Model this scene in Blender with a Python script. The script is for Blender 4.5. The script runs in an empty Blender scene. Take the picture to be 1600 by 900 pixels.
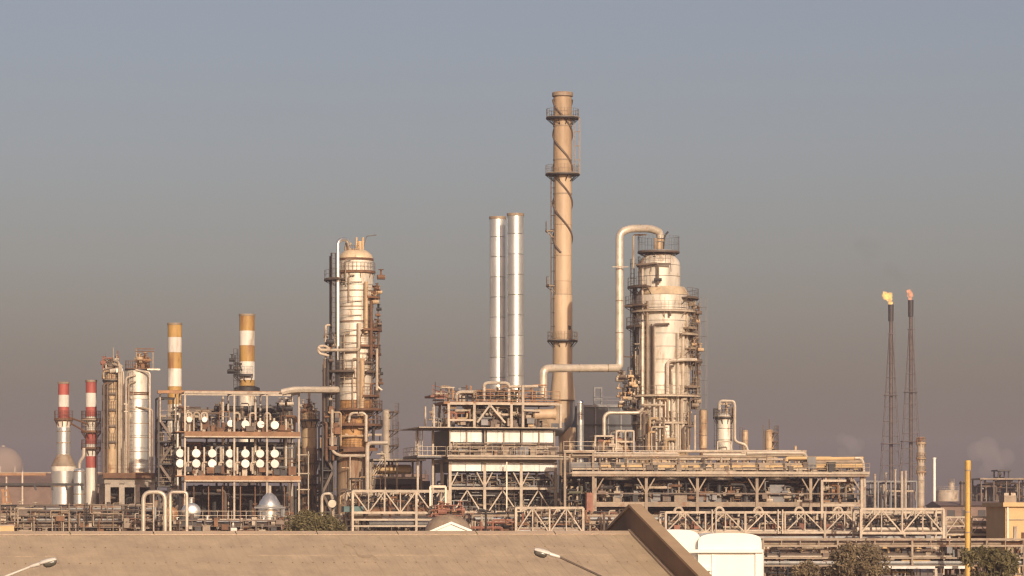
import bpy, bmesh, math, random
from mathutils import Vector, Matrix
R = math.radians
random.seed(7)
scene = bpy.context.scene
COL = scene.collection
# ------------------------------------------------------------------ camera
F, HZ, H = 5000.0, 815.0, 9.0          # focal length and horizon row for a 1600 x 900 frame, eye height in metres
cam = bpy.data.cameras.new('camera'); cam.sensor_width = 36; cam.lens = 36 * F / 1600
cam.shift_y = (HZ - 450) / 1600; cam.clip_start = 1; cam.clip_end = 20000
cam_o = bpy.data.objects.new('camera', cam); COL.objects.link(cam_o)
cam_o.location = (0, 0, H); cam_o.rotation_euler = (R(90), 0, 0); scene.camera = cam_o
# ------------------------------------------------------------------ world, sun, exposure
SUN_AZ, SUN_EL = 15.0, 19.0            # degrees to the right of straight behind the camera, and up
to_sun = Vector((math.sin(R(SUN_AZ)) * math.cos(R(SUN_EL)), -math.cos(R(SUN_AZ)) * math.cos(R(SUN_EL)), math.sin(R(SUN_EL))))
world = bpy.data.worlds.new('World'); scene.world = world; world.use_nodes = True
wn = world.node_tree; wn.nodes.clear()
sky = wn.nodes.new('ShaderNodeTexSky'); sky.sky_type = 'NISHITA'; sky.sun_disc = False
sky.sun_elevation = R(SUN_EL); sky.sun_rotation = math.atan2(to_sun.x, to_sun.y)
sky.air_density = 1.0; sky.dust_density = 4.0; sky.ozone_density = 1.0
bg = wn.nodes.new('ShaderNodeBackground'); bg.inputs[1].default_value = 0.105
tint = wn.nodes.new('ShaderNodeMix'); tint.data_type = 'RGBA'; tint.blend_type = 'MULTIPLY'; tint.inputs[0].default_value = 1
tint.inputs[7].default_value = (1.05, 0.895, 0.915, 1)
wo = wn.nodes.new('ShaderNodeOutputWorld')
wn.links.new(sky.outputs[0], tint.inputs[6]); wn.links.new(tint.outputs[2], bg.inputs[0]); wn.links.new(bg.outputs[0], wo.inputs[0])
sl = bpy.data.lights.new('sun', 'SUN'); sl.energy = 4.5; sl.angle = R(0.6); sl.color = (1.0, 0.85, 0.66)
so = bpy.data.objects.new('sun', sl); COL.objects.link(so); so.rotation_euler = to_sun.to_track_quat('Z', 'Y').to_euler()
so.location = to_sun * 300
scene.view_settings.view_transform = 'Standard'; scene.view_settings.look = 'None'
scene.view_settings.exposure = 0.0; scene.view_settings.gamma = 1.0; scene.view_settings.use_curve_mapping = False
scene.render.engine = 'CYCLES'; scene.cycles.use_denoising = True; scene.cycles.filter_width = 1.3
scene.cycles.max_bounces = 6; scene.cycles.volume_bounces = 1
HAZE_DENSITY, HAZE_COLOR = 0.00023, (0.54, 0.51, 0.60)

# ------------------------------------------------------------------ materials
def M(name, col, rough=0.6, metal=0.0, var=0.25, scale=0.6, streak=1.0, rust=0.0, rustcol=(0.13, 0.055, 0.022), rand=0.12, bump=0.0, bscale=8, rscale=0.9):
    m = bpy.data.materials.new(name); m.use_nodes = True; nt = m.node_tree; N = nt.nodes; L = nt.links
    b = N['Principled BSDF']; b.inputs['Roughness'].default_value = rough; b.inputs['Metallic'].default_value = metal
    geo = N.new('ShaderNodeNewGeometry'); mp = N.new('ShaderNodeMapping'); mp.inputs['Scale'].default_value = (1, 1, streak)
    L.new(geo.outputs['Position'], mp.inputs[0])
    nz = N.new('ShaderNodeTexNoise'); nz.inputs['Scale'].default_value = scale; nz.inputs['Detail'].default_value = 7; nz.inputs['Roughness'].default_value = 0.65
    L.new(mp.outputs[0], nz.inputs[0])
    rm = N.new('ShaderNodeValToRGB'); rm.color_ramp.elements[0].position = 0.3; rm.color_ramp.elements[1].position = 0.7
    rm.color_ramp.elements[0].color = tuple(c * (1 - var) for c in col) + (1,)
    rm.color_ramp.elements[1].color = tuple(min(0.9, c * (1 + var * 0.5)) for c in col) + (1,)
    L.new(nz.outputs[0], rm.inputs[0]); out = rm.outputs[0]
    if rand:
        oi = N.new('ShaderNodeObjectInfo'); ma = N.new('ShaderNodeMapRange'); ma.inputs[3].default_value = 1 - rand; ma.inputs[4].default_value = 1 + rand
        L.new(oi.outputs['Random'], ma.inputs[0]); hs = N.new('ShaderNodeHueSaturation'); L.new(ma.outputs[0], hs.inputs['Value']); L.new(out, hs.inputs['Color']); out = hs.outputs[0]
    if rust:
        n2 = N.new('ShaderNodeTexNoise'); n2.inputs['Scale'].default_value = rscale; n2.inputs['Detail'].default_value = 8; n2.inputs['Roughness'].default_value = 0.7
        m2 = N.new('ShaderNodeMapping'); m2.inputs['Location'].default_value = (13, 5, 7); m2.inputs['Scale'].default_value = (1, 1, streak); L.new(geo.outputs['Position'], m2.inputs[0]); L.new(m2.outputs[0], n2.inputs[0])
        r2 = N.new('ShaderNodeValToRGB'); e = r2.color_ramp.elements; e[0].position = 0.68 - rust * 0.35; e[1].position = e[0].position + 0.12
        L.new(n2.outputs[0], r2.inputs[0]); mx = N.new('ShaderNodeMix'); mx.data_type = 'RGBA'; L.new(r2.outputs[0], mx.inputs[0]); L.new(out, mx.inputs[6]); mx.inputs[7].default_value = rustcol + (1,)
        out = mx.outputs[2]
        if metal:
            mm = N.new('ShaderNodeMapRange'); mm.inputs[3].default_value = metal; mm.inputs[4].default_value = 0.0; L.new(r2.outputs[0], mm.inputs[0]); L.new(mm.outputs[0], b.inputs['Metallic'])
    L.new(out, b.inputs['Base Color'])
    if bump:
        bn = N.new('ShaderNodeTexNoise'); bn.inputs['Scale'].default_value = bscale; bn.inputs['Detail'].default_value = 4; L.new(geo.outputs['Position'], bn.inputs[0])
        bp = N.new('ShaderNodeBump'); bp.inputs['Strength'].default_value = bump; bp.inputs['Distance'].default_value = 0.05; L.new(bn.outputs[0], bp.inputs['Height']); L.new(bp.outputs[0], b.inputs['Normal'])
    return m
def emit(name, col, s):
    m = bpy.data.materials.new(name); m.use_nodes = True; b = m.node_tree.nodes['Principled BSDF']
    b.inputs['Base Color'].default_value = (0, 0, 0, 1); b.inputs['Emission Color'].default_value = col + (1,); b.inputs['Emission Strength'].default_value = s
    return m
ALU = M('aluminium_cladding', (0.82, 0.79, 0.73), 0.30, 0.80, 0.18, 0.5, 0.35, 0.0, bump=0.12, bscale=3)
CLAD = M('weathered_cladding', (0.66, 0.59, 0.49), 0.5, 0.15, 0.38, 0.7, 0.25, 0.42, (0.36, 0.25, 0.155), bump=0.2, bscale=2.5)
HEADM = M('tan_dome_cladding', (0.56, 0.43, 0.28), 0.5, 0.1, 0.3, 0.6, 0.5, 0.3, (0.34, 0.21, 0.11), bump=0.1, bscale=2.5)
CLADR = M('rust_stained_cladding', (0.48, 0.34, 0.20), 0.55, 0.1, 0.35, 0.5, 0.35, 0.50, (0.25, 0.12, 0.05), bump=0.2, bscale=2.5)
SKIRT = M('brown_streaked_skirt', (0.33, 0.23, 0.145), 0.65, 0.1, 0.45, 1.0, 0.12, 0.6, (0.17, 0.08, 0.035))
BEIGE = M('beige_stack_paint', (0.49, 0.35, 0.22), 0.55, 0.0, 0.26, 0.7, 0.15, 0.3, (0.36, 0.235, 0.135), rand=0.07)
CREAM = M('cream_steel_paint', (0.43, 0.345, 0.255), 0.55, 0, 0.3, 1.0, 1, 0.34, (0.20, 0.12, 0.07))
TAN = M('tan_steel_paint', (0.28, 0.21, 0.145), 0.6, 0, 0.35, 1.0, 1, 0.38, (0.20, 0.10, 0.05))
PIPE = M('pale_pipe_lagging', (0.57, 0.48, 0.375), 0.4, 0.3, 0.3, 0.8, 1, 0.3, (0.30, 0.20, 0.12))
GALV = M('galvanised_steel', (0.40, 0.39, 0.37), 0.45, 0.5, 0.3, 1.0, 1, 0.25)
RUST = M('rusty_steel', (0.17, 0.085, 0.045), 0.8, 0, 0.45, 1.2, 1, 0.2, (0.09, 0.045, 0.025), rand=0.25)
ORANGE = M('orange_primer_steel', (0.31, 0.16, 0.075), 0.7, 0, 0.35, 1.2, 1, 0.35, (0.20, 0.09, 0.04), rand=0.2)
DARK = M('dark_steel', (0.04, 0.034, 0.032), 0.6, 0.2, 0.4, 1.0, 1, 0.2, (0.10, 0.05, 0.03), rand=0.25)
BROWN = M('brown_pipe', (0.13, 0.092, 0.068), 0.6, 0.1, 0.4, 1.0, 1, 0.3, rand=0.3)
GREYP = M('grey_equipment_paint', (0.19, 0.18, 0.175), 0.6, 0.1, 0.3, 0.8, 1, 0.2, rand=0.15)
OCHRE = M('ochre_stack_paint', (0.43, 0.25, 0.07), 0.65, 0, 0.35, 0.9, 0.2, 0.45, (0.26, 0.125, 0.05), rand=0.08)
WHITE = M('white_paint', (0.80, 0.76, 0.68), 0.5, 0, 0.12, 0.8, 0.3, 0.06, (0.45, 0.33, 0.2), rand=0.05)
FWHITE = M('faded_white_paint', (0.66, 0.60, 0.52), 0.6, 0, 0.3, 0.9, 0.2, 0.4, (0.40, 0.31, 0.22))
COVER = M('dusty_white_cover', (0.78, 0.74, 0.66), 0.5, 0, 0.22, 1.6, 1, 0.2, (0.42, 0.31, 0.2), rand=0.14)
REDP = M('red_stack_paint', (0.36, 0.075, 0.055), 0.6, 0, 0.35, 0.9, 0.25, 0.4, (0.24, 0.10, 0.07), rand=0.08)
REDO = M('red_oxide_pipe', (0.24, 0.10, 0.065), 0.7, 0, 0.35, 1.1, rand=0.2)
PANEL = M('white_furnace_panel', (0.68, 0.65, 0.60), 0.5, 0.1, 0.25, 0.9, 0.3, 0.3, (0.42, 0.33, 0.25), rand=0.06)
BEIGE2 = M('sooty_beige_stack_paint', (0.40, 0.275, 0.165), 0.6, 0.0, 0.3, 0.8, 0.15, 0.4, (0.28, 0.18, 0.10), rand=0.08)
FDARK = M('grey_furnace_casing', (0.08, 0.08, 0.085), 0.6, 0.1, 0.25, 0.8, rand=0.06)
YELLOW = M('yellow_post_paint', (0.60, 0.37, 0.09), 0.5, 0, 0.3, 1.2, 0.25, 0.3, (0.42, 0.25, 0.07))
CONC = M('concrete', (0.36, 0.30, 0.24), 0.85, 0, 0.25, 0.9, 1, 0.0, rand=0.1)
ROOF = M('tan_roof_sheet', (0.455, 0.34, 0.222), 0.6, 0.0, 0.2, 0.9, 1, 0.22, (0.39, 0.285, 0.19), rand=0.02, rscale=0.8)
RIDGE = M('ridge_cap_sheet', (0.47, 0.35, 0.24), 0.6, 0, 0.14, 0.7, rand=0.04)
RIBBON = M('darker_roof_ribbon', (0.385, 0.285, 0.185), 0.8, 0, 0.2, 1.5, rand=0)
SCREW = M('roof_screw', (0.24, 0.17, 0.11), 0.6, 0.2, 0.1, 1.0, rand=0)
RUSTY = M('orange_rust_cladding', (0.40, 0.22, 0.085), 0.6, 0.1, 0.4, 0.6, 0.5, 0.5, (0.20, 0.09, 0.035))
FLARE = M('flare_lattice_steel', (0.10, 0.075, 0.065), 0.7, 0.1, 0.3, 1.0)
PARA = M('brown_parapet_wall', (0.19, 0.12, 0.072), 0.8, 0, 0.2, 0.8, rand=0.03)
COPING = M('tan_coping', (0.40, 0.275, 0.165), 0.75, 0, 0.15, 0.9, rand=0.03)
WWALL = M('white_plaster', (0.80, 0.77, 0.70), 0.85, 0, 0.08, 0.6, 0.5, 0.0, rand=0.02)
GROUND = M('dusty_ground', (0.30, 0.215, 0.145), 0.95, 0, 0.35, 0.05, 1, 0.25, (0.18, 0.13, 0.09), rand=0, rscale=0.02)
HILL = M('far_dusty_rise', (0.24, 0.18, 0.14), 0.95, 0, 0.3, 0.01, rand=0)
SHED = M('brown_shed_sheet', (0.20, 0.13, 0.10), 0.75, 0, 0.3, 0.4, rand=0.15)
SAND = M('sand_coloured_wall', (0.56, 0.38, 0.19), 0.8, 0, 0.14, 0.6, rand=0.06)
BARK = M('bark', (0.10, 0.07, 0.045), 0.9, 0, 0.4, 3)
LEAFD = M('dark_olive_leaf', (0.13, 0.105, 0.042), 0.7, 0, 0.6, 1.2, rand=0.1)
LEAFB = M('dry_olive_leaf', (0.20, 0.145, 0.08), 0.75, 0, 0.55, 1.2, rand=0.1)
LAMPG = M('pale_lamp_housing', (0.62, 0.57, 0.50), 0.4, 0.1, 0.1, 2, rand=0.03)
LENS = M('smoky_lamp_lens', (0.10, 0.09, 0.075), 0.25, 0, 0.2, 4, rand=0)
TEAL = M('teal_paint', (0.08, 0.15, 0.15), 0.6, 0, 0.3, 1, rand=0.1)
GREEN = M('mossy_green_paint', (0.12, 0.115, 0.075), 0.7, 0, 0.3, 1, rand=0.1)
def flame_mat(name, col, e):
    m = bpy.data.materials.new(name); m.use_nodes = True; nt = m.node_tree; nt.nodes.clear(); out = nt.nodes.new('ShaderNodeOutputMaterial'); v = nt.nodes.new('ShaderNodeVolumePrincipled')
    v.inputs['Color'].default_value = (.3, .2, .1, 1); v.inputs['Density'].default_value = .35; v.inputs['Emission Color'].default_value = col + (1,)
    nz = nt.nodes.new('ShaderNodeTexNoise'); nz.inputs['Scale'].default_value = 1.1; g_ = nt.nodes.new('ShaderNodeNewGeometry'); nt.links.new(g_.outputs['Position'], nz.inputs[0])
    mr = nt.nodes.new('ShaderNodeMapRange'); mr.inputs[1].default_value = .35; mr.inputs[2].default_value = .65; mr.inputs[3].default_value = e * .35; mr.inputs[4].default_value = e * 1.5; nt.links.new(nz.outputs[0], mr.inputs[0]); nt.links.new(mr.outputs[0], v.inputs['Emission Strength'])
    nt.links.new(v.outputs[0], out.inputs['Volume']); return m
FLAME_Y = flame_mat('yellow_flame', (1.0, 0.50, 0.09), 1.15); FLAME_O = flame_mat('orange_flame', (1.0, 0.30, 0.09), 0.85)

# ------------------------------------------------------------------ builders
AX = 12.0                                   # the plant's grid is turned this far from the picture plane
UX = Vector((math.cos(R(AX)), math.sin(R(AX)), 0)); UB = Vector((-math.sin(R(AX)), math.cos(R(AX)), 0)); UP = Vector((0, 0, 1))
def P(px, py, Y): return Vector(((px - 800) * Y / F, Y, H + (HZ - py) * Y / F))
def zz(py, Y): return H + (HZ - py) * Y / F
class Row:
    """a line in plan, turned like the plant's grid, through the sight line px0 at distance Y0"""
    def __init__(s, px0, Y0, a=AX):
        s.t = math.tan(R(a)); s.x0 = (px0 - 800) * Y0 / F; s.Y0 = Y0; s.k = Y0 / F
        s.b = Vector((-math.sin(R(a)), math.cos(R(a)), 0)); s.u = Vector((math.cos(R(a)), math.sin(R(a)), 0))
    def p(s, px, py, d=0.0):
        q = (px - 800) / F; Y = (s.Y0 - s.x0 * s.t) / (1 - q * s.t)
        return Vector((q * Y, Y, H + (HZ - py) * s.k)) + s.b * d
    def g(s, px, d=0.0):
        v = s.p(px, HZ, d); v.z = 0; return v
    def z(s, py): return H + (HZ - py) * s.k
class MB:
    def __init__(s): s.v = []; s.f = []; s.sm = []
    def add(s, vs, fs, smooth=False):
        o = len(s.v); s.v += [tuple(v) for v in vs]; s.f += [tuple(i + o for i in f) for f in fs]; s.sm += [smooth] * len(fs); return s
    def box8(s, c):
        return s.add(c, [(0, 3, 2, 1), (4, 5, 6, 7), (0, 1, 5, 4), (1, 2, 6, 5), (2, 3, 7, 6), (3, 0, 4, 7)])
    def box(s, a, b):
        x0, y0, z0 = a; x1, y1, z1 = b
        return s.box8([(x0, y0, z0), (x1, y0, z0), (x1, y1, z0), (x0, y1, z0), (x0, y0, z1), (x1, y0, z1), (x1, y1, z1), (x0, y1, z1)])
    def bar(s, a, b, w, h=None, roll=0.0):
        a = Vector(a); b = Vector(b); h = h or w; d = (b - a)
        if d.length < 1e-6: return s
        d.normalize(); sd = UX.copy() if abs(d.z) > 0.97 else d.cross(UP).normalized(); up = sd.cross(d).normalized()
        A, B = sd * w / 2, up * h / 2
        return s.box8([a - A - B, a + A - B, a + A + B, a - A + B, b - A - B, b + A - B, b + A + B, b - A + B])
    def slab(s, pts, th):
        p = [Vector(q) for q in pts]; return s.box8([q - UP * th for q in p] + p)
    def tube(s, pts, r, n=10, cap=True):
        pts = [Vector(p) for p in pts]; m = len(pts); rr = r if isinstance(r, (list, tuple)) else [r] * m
        t0 = (pts[1] - pts[0]).normalized(); ref = Vector((0, 0, 1)) if abs(t0.z) < 0.9 else Vector((1, 0, 0)); nrm = t0.cross(ref).normalized(); vs = []
        for i in range(m):
            t = ((pts[min(i + 1, m - 1)] - pts[max(i - 1, 0)])).normalized(); nrm = (nrm - t * nrm.dot(t)).normalized(); bn = t.cross(nrm)
            for j in range(n):
                a = 2 * math.pi * j / n; vs.append(pts[i] + (nrm * math.cos(a) + bn * math.sin(a)) * rr[i])
        fs = [(i * n + j, i * n + (j + 1) % n, (i + 1) * n + (j + 1) % n, (i + 1) * n + j) for i in range(m - 1) for j in range(n)]
        s.add(vs, fs, True)
        if cap:
            s.add(vs[:n], [tuple(reversed(range(n)))]); s.add(vs[-n:], [tuple(range(n))])
        return s
    def lathe(s, cx, cy, prof, n=32, a0=0.0, a1=360.0):
        full = abs(a1 - a0) >= 359.9; k = n if full else n + 1
        vs = [(cx + r * math.cos(R(a0 + (a1 - a0) * j / n)), cy + r * math.sin(R(a0 + (a1 - a0) * j / n)), z) for r, z in prof for j in range(k)]
        fs = [(i * k + j, i * k + (j + 1) % k, (i + 1) * k + (j + 1) % k, (i + 1) * k + j) for i in range(len(prof) - 1) for j in range(n)]
        return s.add(vs, fs, True)
    def sphere(s, c, rx, ry, rz, n=16, m=10):
        pr = [(math.sin(math.pi * i / m), -math.cos(math.pi * i / m)) for i in range(m + 1)]; vs = []; fs = []
        for r, z in pr:
            for j in range(n):
                a = 2 * math.pi * j / n; vs.append((c[0] + rx * max(r, 1e-4) * math.cos(a), c[1] + ry * max(r, 1e-4) * math.sin(a), c[2] + rz * z))
        fs = [(i * n + j, i * n + (j + 1) % n, (i + 1) * n + (j + 1) % n, (i + 1) * n + j) for i in range(m) for j in range(n)]
        return s.add(vs, fs, True)
    def build(s, name, mat, parent=None, label=None, base=None):
        me = bpy.data.meshes.new(name); off = Vector((0, 0, 0))
        if parent is not None: off = Vector(parent['_base'])
        elif base is not None: off = Vector(base)
        me.from_pydata([(v[0] - off.x, v[1] - off.y, v[2] - off.z) for v in s.v], [], s.f)
        for p, q in zip(me.polygons, s.sm): p.use_smooth = q
        if any(s.sm): me.set_sharp_from_angle(angle=R(38))
        me.materials.append(mat); o = bpy.data.objects.new(name, me); COL.objects.link(o)
        if parent is not None: o.parent = parent
        else: o.location = off
        o['_base'] = tuple(off)
        if label: o['label'] = label
        return o
def thing(name, label, cat, base, group=None):
    o = bpy.data.objects.new(name, None); COL.objects.link(o); o.location = base; o.empty_display_size = 0.5
    o['label'] = label; o['category'] = cat; o['_base'] = tuple(base)
    if group: o['group'] = group
    return o
def tag(o, label, cat, group=None):
    o['label'] = label; o['category'] = cat
    if group: o['group'] = group
    return o
def struct(o): o['kind'] = 'structure'; return o
def sub(parent, o):                         # make o a sub-part of the part `parent` (same base point)
    o.parent = parent; return o
def copy_tree(o, loc, parent=None):
    c = o.copy(); COL.objects.link(c); c.parent = parent
    if loc is not None: c.location = loc
    for ch in list(o.children): copy_tree(ch, None, c)
    return c
def fillet(pts, rad, seg=5):
    pts = [Vector(p) for p in pts]; out = [pts[0]]
    for i in range(1, len(pts) - 1):
        a, b, c = pts[i - 1], pts[i], pts[i + 1]; d1 = (a - b); d2 = (c - b); r = min(rad, d1.length * 0.48, d2.length * 0.48)
        p0 = b + d1.normalized() * r; p2 = b + d2.normalized() * r
        for k in range(seg + 1):
            t = k / seg; out.append(p0 * (1 - t) ** 2 + b * 2 * t * (1 - t) + p2 * t * t)
    out.append(pts[-1]); return out
def pipe(th, pts, r, mat, name='pipe', rad=None, n=8, label=None):
    return MB().tube(fillet(pts, rad if rad is not None else r * 2.6), r, n).build(name, mat, th, label)
def bar(th, a, b, w, mat, name='beam', h=None): return MB().bar(a, b, w, h).build(name, mat, th)
def rail_mb(pts, h=1.1, sp=1.6, r=0.03, mb=None, closed=False):
    mb = mb or MB(); P_ = [Vector(p) for p in pts]
    if closed: P_.append(P_[0])
    for a, b in zip(P_[:-1], P_[1:]):
        n = max(1, int((b - a).length / sp))
        for i in range(n + 1):
            q = a.lerp(b, i / n); mb.bar(q, q + UP * h, r * 1.6)
        for zf in (1.0, 0.55): mb.bar(a + UP * h * zf, b + UP * h * zf, r * 1.6)
        mb.bar(a + UP * 0.05, b + UP * 0.05, r, 0.1)
    return mb
def railing(th, pts, mat=None, **k): return rail_mb(pts, **k).build('railing', mat or CREAM, th)
def ladder(th, a, b, mat, w=0.5, dirv=None, cage=False):
    mb = MB(); a = Vector(a); b = Vector(b); u = (dirv or UX) * w / 2
    for s_ in (-1, 1): mb.bar(a + u * s_, b + u * s_, 0.07)
    n = int((b - a).length / 0.6)
    for i in range(n + 1):
        q = a.lerp(b, i / max(n, 1)); mb.bar(q - u, q + u, 0.05)
    if cage:
        d = Vector((u.y, -u.x, 0)).normalized() * 0.7
        for i in range(0, n + 1, 3):
            q = a.lerp(b, i / max(n, 1)); mb.bar(q - u, q - u * 1.2 + d, 0.05); mb.bar(q + u, q + u * 1.2 + d, 0.05); mb.bar(q - u * 1.2 + d, q + u * 1.2 + d, 0.05)
        for s_ in (-1.2, 0, 1.2): mb.bar(a + u * s_ + d, b + u * s_ + d, 0.045)
    return mb.build('ladder', mat, th)
def ring_platform(th, cx, cy, z, r0, r1, a0=0, a1=360, mat=None, rmat=None, name='platform', h=1.1):
    mat = mat or TAN; n = max(6, int(abs(a1 - a0) / 12)); mb = MB()
    full = abs(a1 - a0) >= 359.9
    mb.lathe(cx, cy, [(r0, z), (r1, z), (r1, z - 0.18), (r0, z - 0.18), (r0, z)], n, a0, a1)
    if not full:
        for a in (a0, a1):
            c, s_ = math.cos(R(a)), math.sin(R(a)); mb.add([(cx + r0 * c, cy + r0 * s_, z), (cx + r1 * c, cy + r1 * s_, z), (cx + r1 * c, cy + r1 * s_, z - 0.18), (cx + r0 * c, cy + r0 * s_, z - 0.18)], [(0, 1, 2, 3)])
    nb = max(2, n // 3)
    for i in range(nb + 1):
        a = R(a0 + (a1 - a0) * i / nb); c, s_ = math.cos(a), math.sin(a)
        mb.bar((cx + r0 * c, cy + r0 * s_, z - 1.0), (cx + (r1 - .1) * c, cy + (r1 - .1) * s_, z - 0.2), 0.08)
    o = mb.build(name, mat, th)
    pts = [(cx + (r1 - .06) * math.cos(R(a0 + (a1 - a0) * i / n)), cy + (r1 - .06) * math.sin(R(a0 + (a1 - a0) * i / n)), z) for i in range(n + (0 if full else 1))]
    rl = rail_mb(pts, h=h, sp=1.7, r=0.022, closed=full).build('railing', rmat or TAN, th); sub(o, rl)
    return o
def shell(th, cx, cy, prof, mat, name='shell', n=36, label=None): return MB().lathe(cx, cy, prof, n).build(name, mat, th, label)
def dome(r, z, h, m=7): return [(max(r * math.cos(R(90 * i / m)), 0.001), z + h * math.sin(R(90 * i / m))) for i in range(m + 1)]
def courses(th, cx, cy, r, z0, z1, n, mat, name='cladding_ring', taper=0.0, jit=0.012):
    for i in range(n):
        a, b = z0 + (z1 - z0) * i / n, z0 + (z1 - z0) * (i + 1) / n; ra = r + taper * (1 - i / n); rb = r + taper * (1 - (i + 1) / n); j = random.uniform(0, jit)
        shell(th, cx, cy, [(ra - .05, a), (ra + j, a + .01), (rb + j, b - .05), (rb - .05, b - .04)], mat, name)
def skirt_ring(th, cx, cy, r, z, mat, h=0.22, out=0.1, name='band'): return shell(th, cx, cy, [(r, z - h / 2), (r + out, z - h / 2), (r + out, z + h / 2), (r, z + h / 2)], mat, name)

# ------------------------------------------------------------------ setting: ground, far rise, haze
gm = MB(); n = 40
vs = [(-2400 + 4800 * i / n, -300 + 3600 * j / n, 0) for j in range(n + 1) for i in range(n + 1)]
gm.add(vs, [(j * (n + 1) + i, j * (n + 1) + i + 1, (j + 1) * (n + 1) + i + 1, (j + 1) * (n + 1) + i) for j in range(n) for i in range(n)])
struct(gm.build('ground', GROUND))
hm = MB(); rs = random.Random(3); xs = [-2300 + 46 * i for i in range(101)]
hh = [11 + 5 * math.sin(x * .004) + 3 * math.sin(x * .013 + 1) + rs.uniform(-1, 1) for x in xs]
rows = [(2100, 0), (2200, .45), (2300, .85), (2400, 1.0), (2600, .8), (2900, -0.02)]
hv = [(x, y, -0.5 + h_ * 1.55 * f) for (y, f) in rows for x, h_ in zip(xs, hh)]
hm.add(hv, [(j * 101 + i, j * 101 + i + 1, (j + 1) * 101 + i + 1, (j + 1) * 101 + i) for j in range(5) for i in range(100)], True)
struct(hm.build('hills', HILL))

# ------------------------------------------------------------------ generic structures
def frame(th, row, pxs, levels, depth, mat, w=0.3, bays=1, zb=0.0, cross=True, bw=None, skip_top=False, colmat=None):
    """posts at each px (front, between and back), beams at each level, one object for each member"""
    bw = bw or w; ds = [depth * i / bays for i in range(bays + 1)]; top = row.z(min(levels))
    for d in ds:
        for px in pxs:
            g = row.g(px, d); g.z = zb; t = Vector((g.x, g.y, top + 0.01)); bar(th, g, t, w, colmat or mat, 'post')
    for lv in levels:
        for d in ds:
            for a, b in zip(pxs[:-1], pxs[1:]): bar(th, row.p(a, lv, d) + row.u * w * .5, row.p(b, lv, d) - row.u * w * .5, bw * .8, mat, 'beam', bw)
        if cross:
            for px in pxs:
                for d0, d1 in zip(ds[:-1], ds[1:]): bar(th, row.p(px, lv, d0) + row.b * w * .5, row.p(px, lv, d1) - row.b * w * .5, bw * .7, mat, 'beam', bw * .9)
def deck(th, row, px0, px1, py, d0, d1, mat, thick=0.25, name='deck'):
    return MB().slab([row.p(px0, py, d0), row.p(px1, py, d0), row.p(px1, py, d1), row.p(px0, py, d1)], thick).build(name, mat, th)
def brace(th, row, a, b, d, mat, w=0.16): return bar(th, row.p(a[0], a[1], d), row.p(b[0], b[1], d), w, mat, 'brace')
def clutter(th, row, px0, px1, py0, py1, d0, d1, n, mats, rs, rr=(0.06, 0.22), vert=0.5):
    low = py0 > 735
    for i in range(min(280, int(n * 1.9)) if low else n):
        d = rs.uniform(d0, d1); r = rs.uniform(rr[0], rr[1] * (.75 if low else 1)); m = DARK if low and rs.random() < .3 else rs.choice(mats); x = rs.uniform(px0, px1); y = rs.uniform(py0, py1)  # some low pipes turn dark to stand in for shade in the gaps
        if rs.random() < vert:
            y2 = min(py1, y + rs.uniform(.3, 1) * (py1 - py0)); y = max(py0, y - 3); pts = [row.p(x, y2, d), row.p(x, y, d)]
            if rs.random() < .6: pts.append(row.p(max(px0, min(px1, x + rs.uniform(-26, 26))), y, d))
        else:
            x2 = max(px0, min(px1, x + rs.uniform(-60, 60))); pts = [row.p(x, y, d), row.p(x2, y, d)]
            if rs.random() < .6: pts.append(row.p(x2, min(py1, y + rs.uniform(6, 26)), d))
            if rs.random() < .3: pts[0:0] = [row.p(x, max(py0, y - rs.uniform(6, 16)), d)]
        if (pts[0] - pts[1]).length < 0.4: continue
        pipe(th, pts, r, m, n=6)
def valves(th, row, px0, px1, py0, py1, d0, d1, n, mats, rs):
    for i in range(n):
        p = row.p(rs.uniform(px0, px1), rs.uniform(py0, py1), rs.uniform(d0, d1)); r = rs.uniform(.14, .3); mb = MB()
        mb.tube([p - row.u * r * 1.6, p + row.u * r * 1.6], r, 8); mb.tube([p, p + UP * r * 3], r * .45, 6); mb.tube([p + UP * r * 3, p + UP * r * 3.3], r * 1.1, 8)
        mb.build('valve', rs.choice(mats), th)
def boxes(th, row, px0, px1, py0, py1, d0, d1, n, mats, rs):
    for i in range(n):
        p = row.p(rs.uniform(px0, px1), rs.uniform(py0, py1), rs.uniform(d0, d1)); a, b, c = (rs.uniform(.15, .5) for _ in range(3)); mb = MB()
        mb.bar(p - UP * c, p + UP * c, a * 2, b * 2); mb.bar(p + UP * (c + .001), p + UP * (c + .08), a * 2.2, b * 2.2); mb.build('junction_box', rs.choice(mats), th)
def hdrum(name, label, cat, row, px, py, d, length, r, mat, zsup, along='b', group=None, cover=None):
    """horizontal drum on two saddles that stand at height zsup"""
    c = row.p(px, py, d); ax = row.b if along == 'b' else row.u; base = Vector((c.x, c.y, zsup)); th = thing(name, label, cat, base, group)
    m = 6; prof = []
    for i in range(m + 1): a = R(90 * i / m); prof.append((-length / 2 - r * .5 * math.cos(a), max(r * math.sin(a), .01)))
    for i in range(m + 1): a = R(90 * i / m); prof.append((length / 2 + r * .5 * math.sin(a), max(r * math.cos(a), .01)))
    MB().tube([c + ax * t for t, _ in prof], [q for _, q in prof], 20).build('shell', mat, th)
    for s_ in (-.32, .32):
        q = c + ax * length * s_; MB().bar(Vector((q.x, q.y, zsup)), Vector((q.x, q.y, c.z - r * .6)), r * 1.3 if along == 'b' else .3, .3 if along == 'b' else r * 1.3).build('saddle', CONC, th)
    MB().tube([c + UP * r * .8, c + UP * (r + .5)], r * .22, 8).tube([c + UP * (r + .5), c + UP * (r + .6)], r * .36, 8).build('nozzle', mat, th)
    return th

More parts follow.
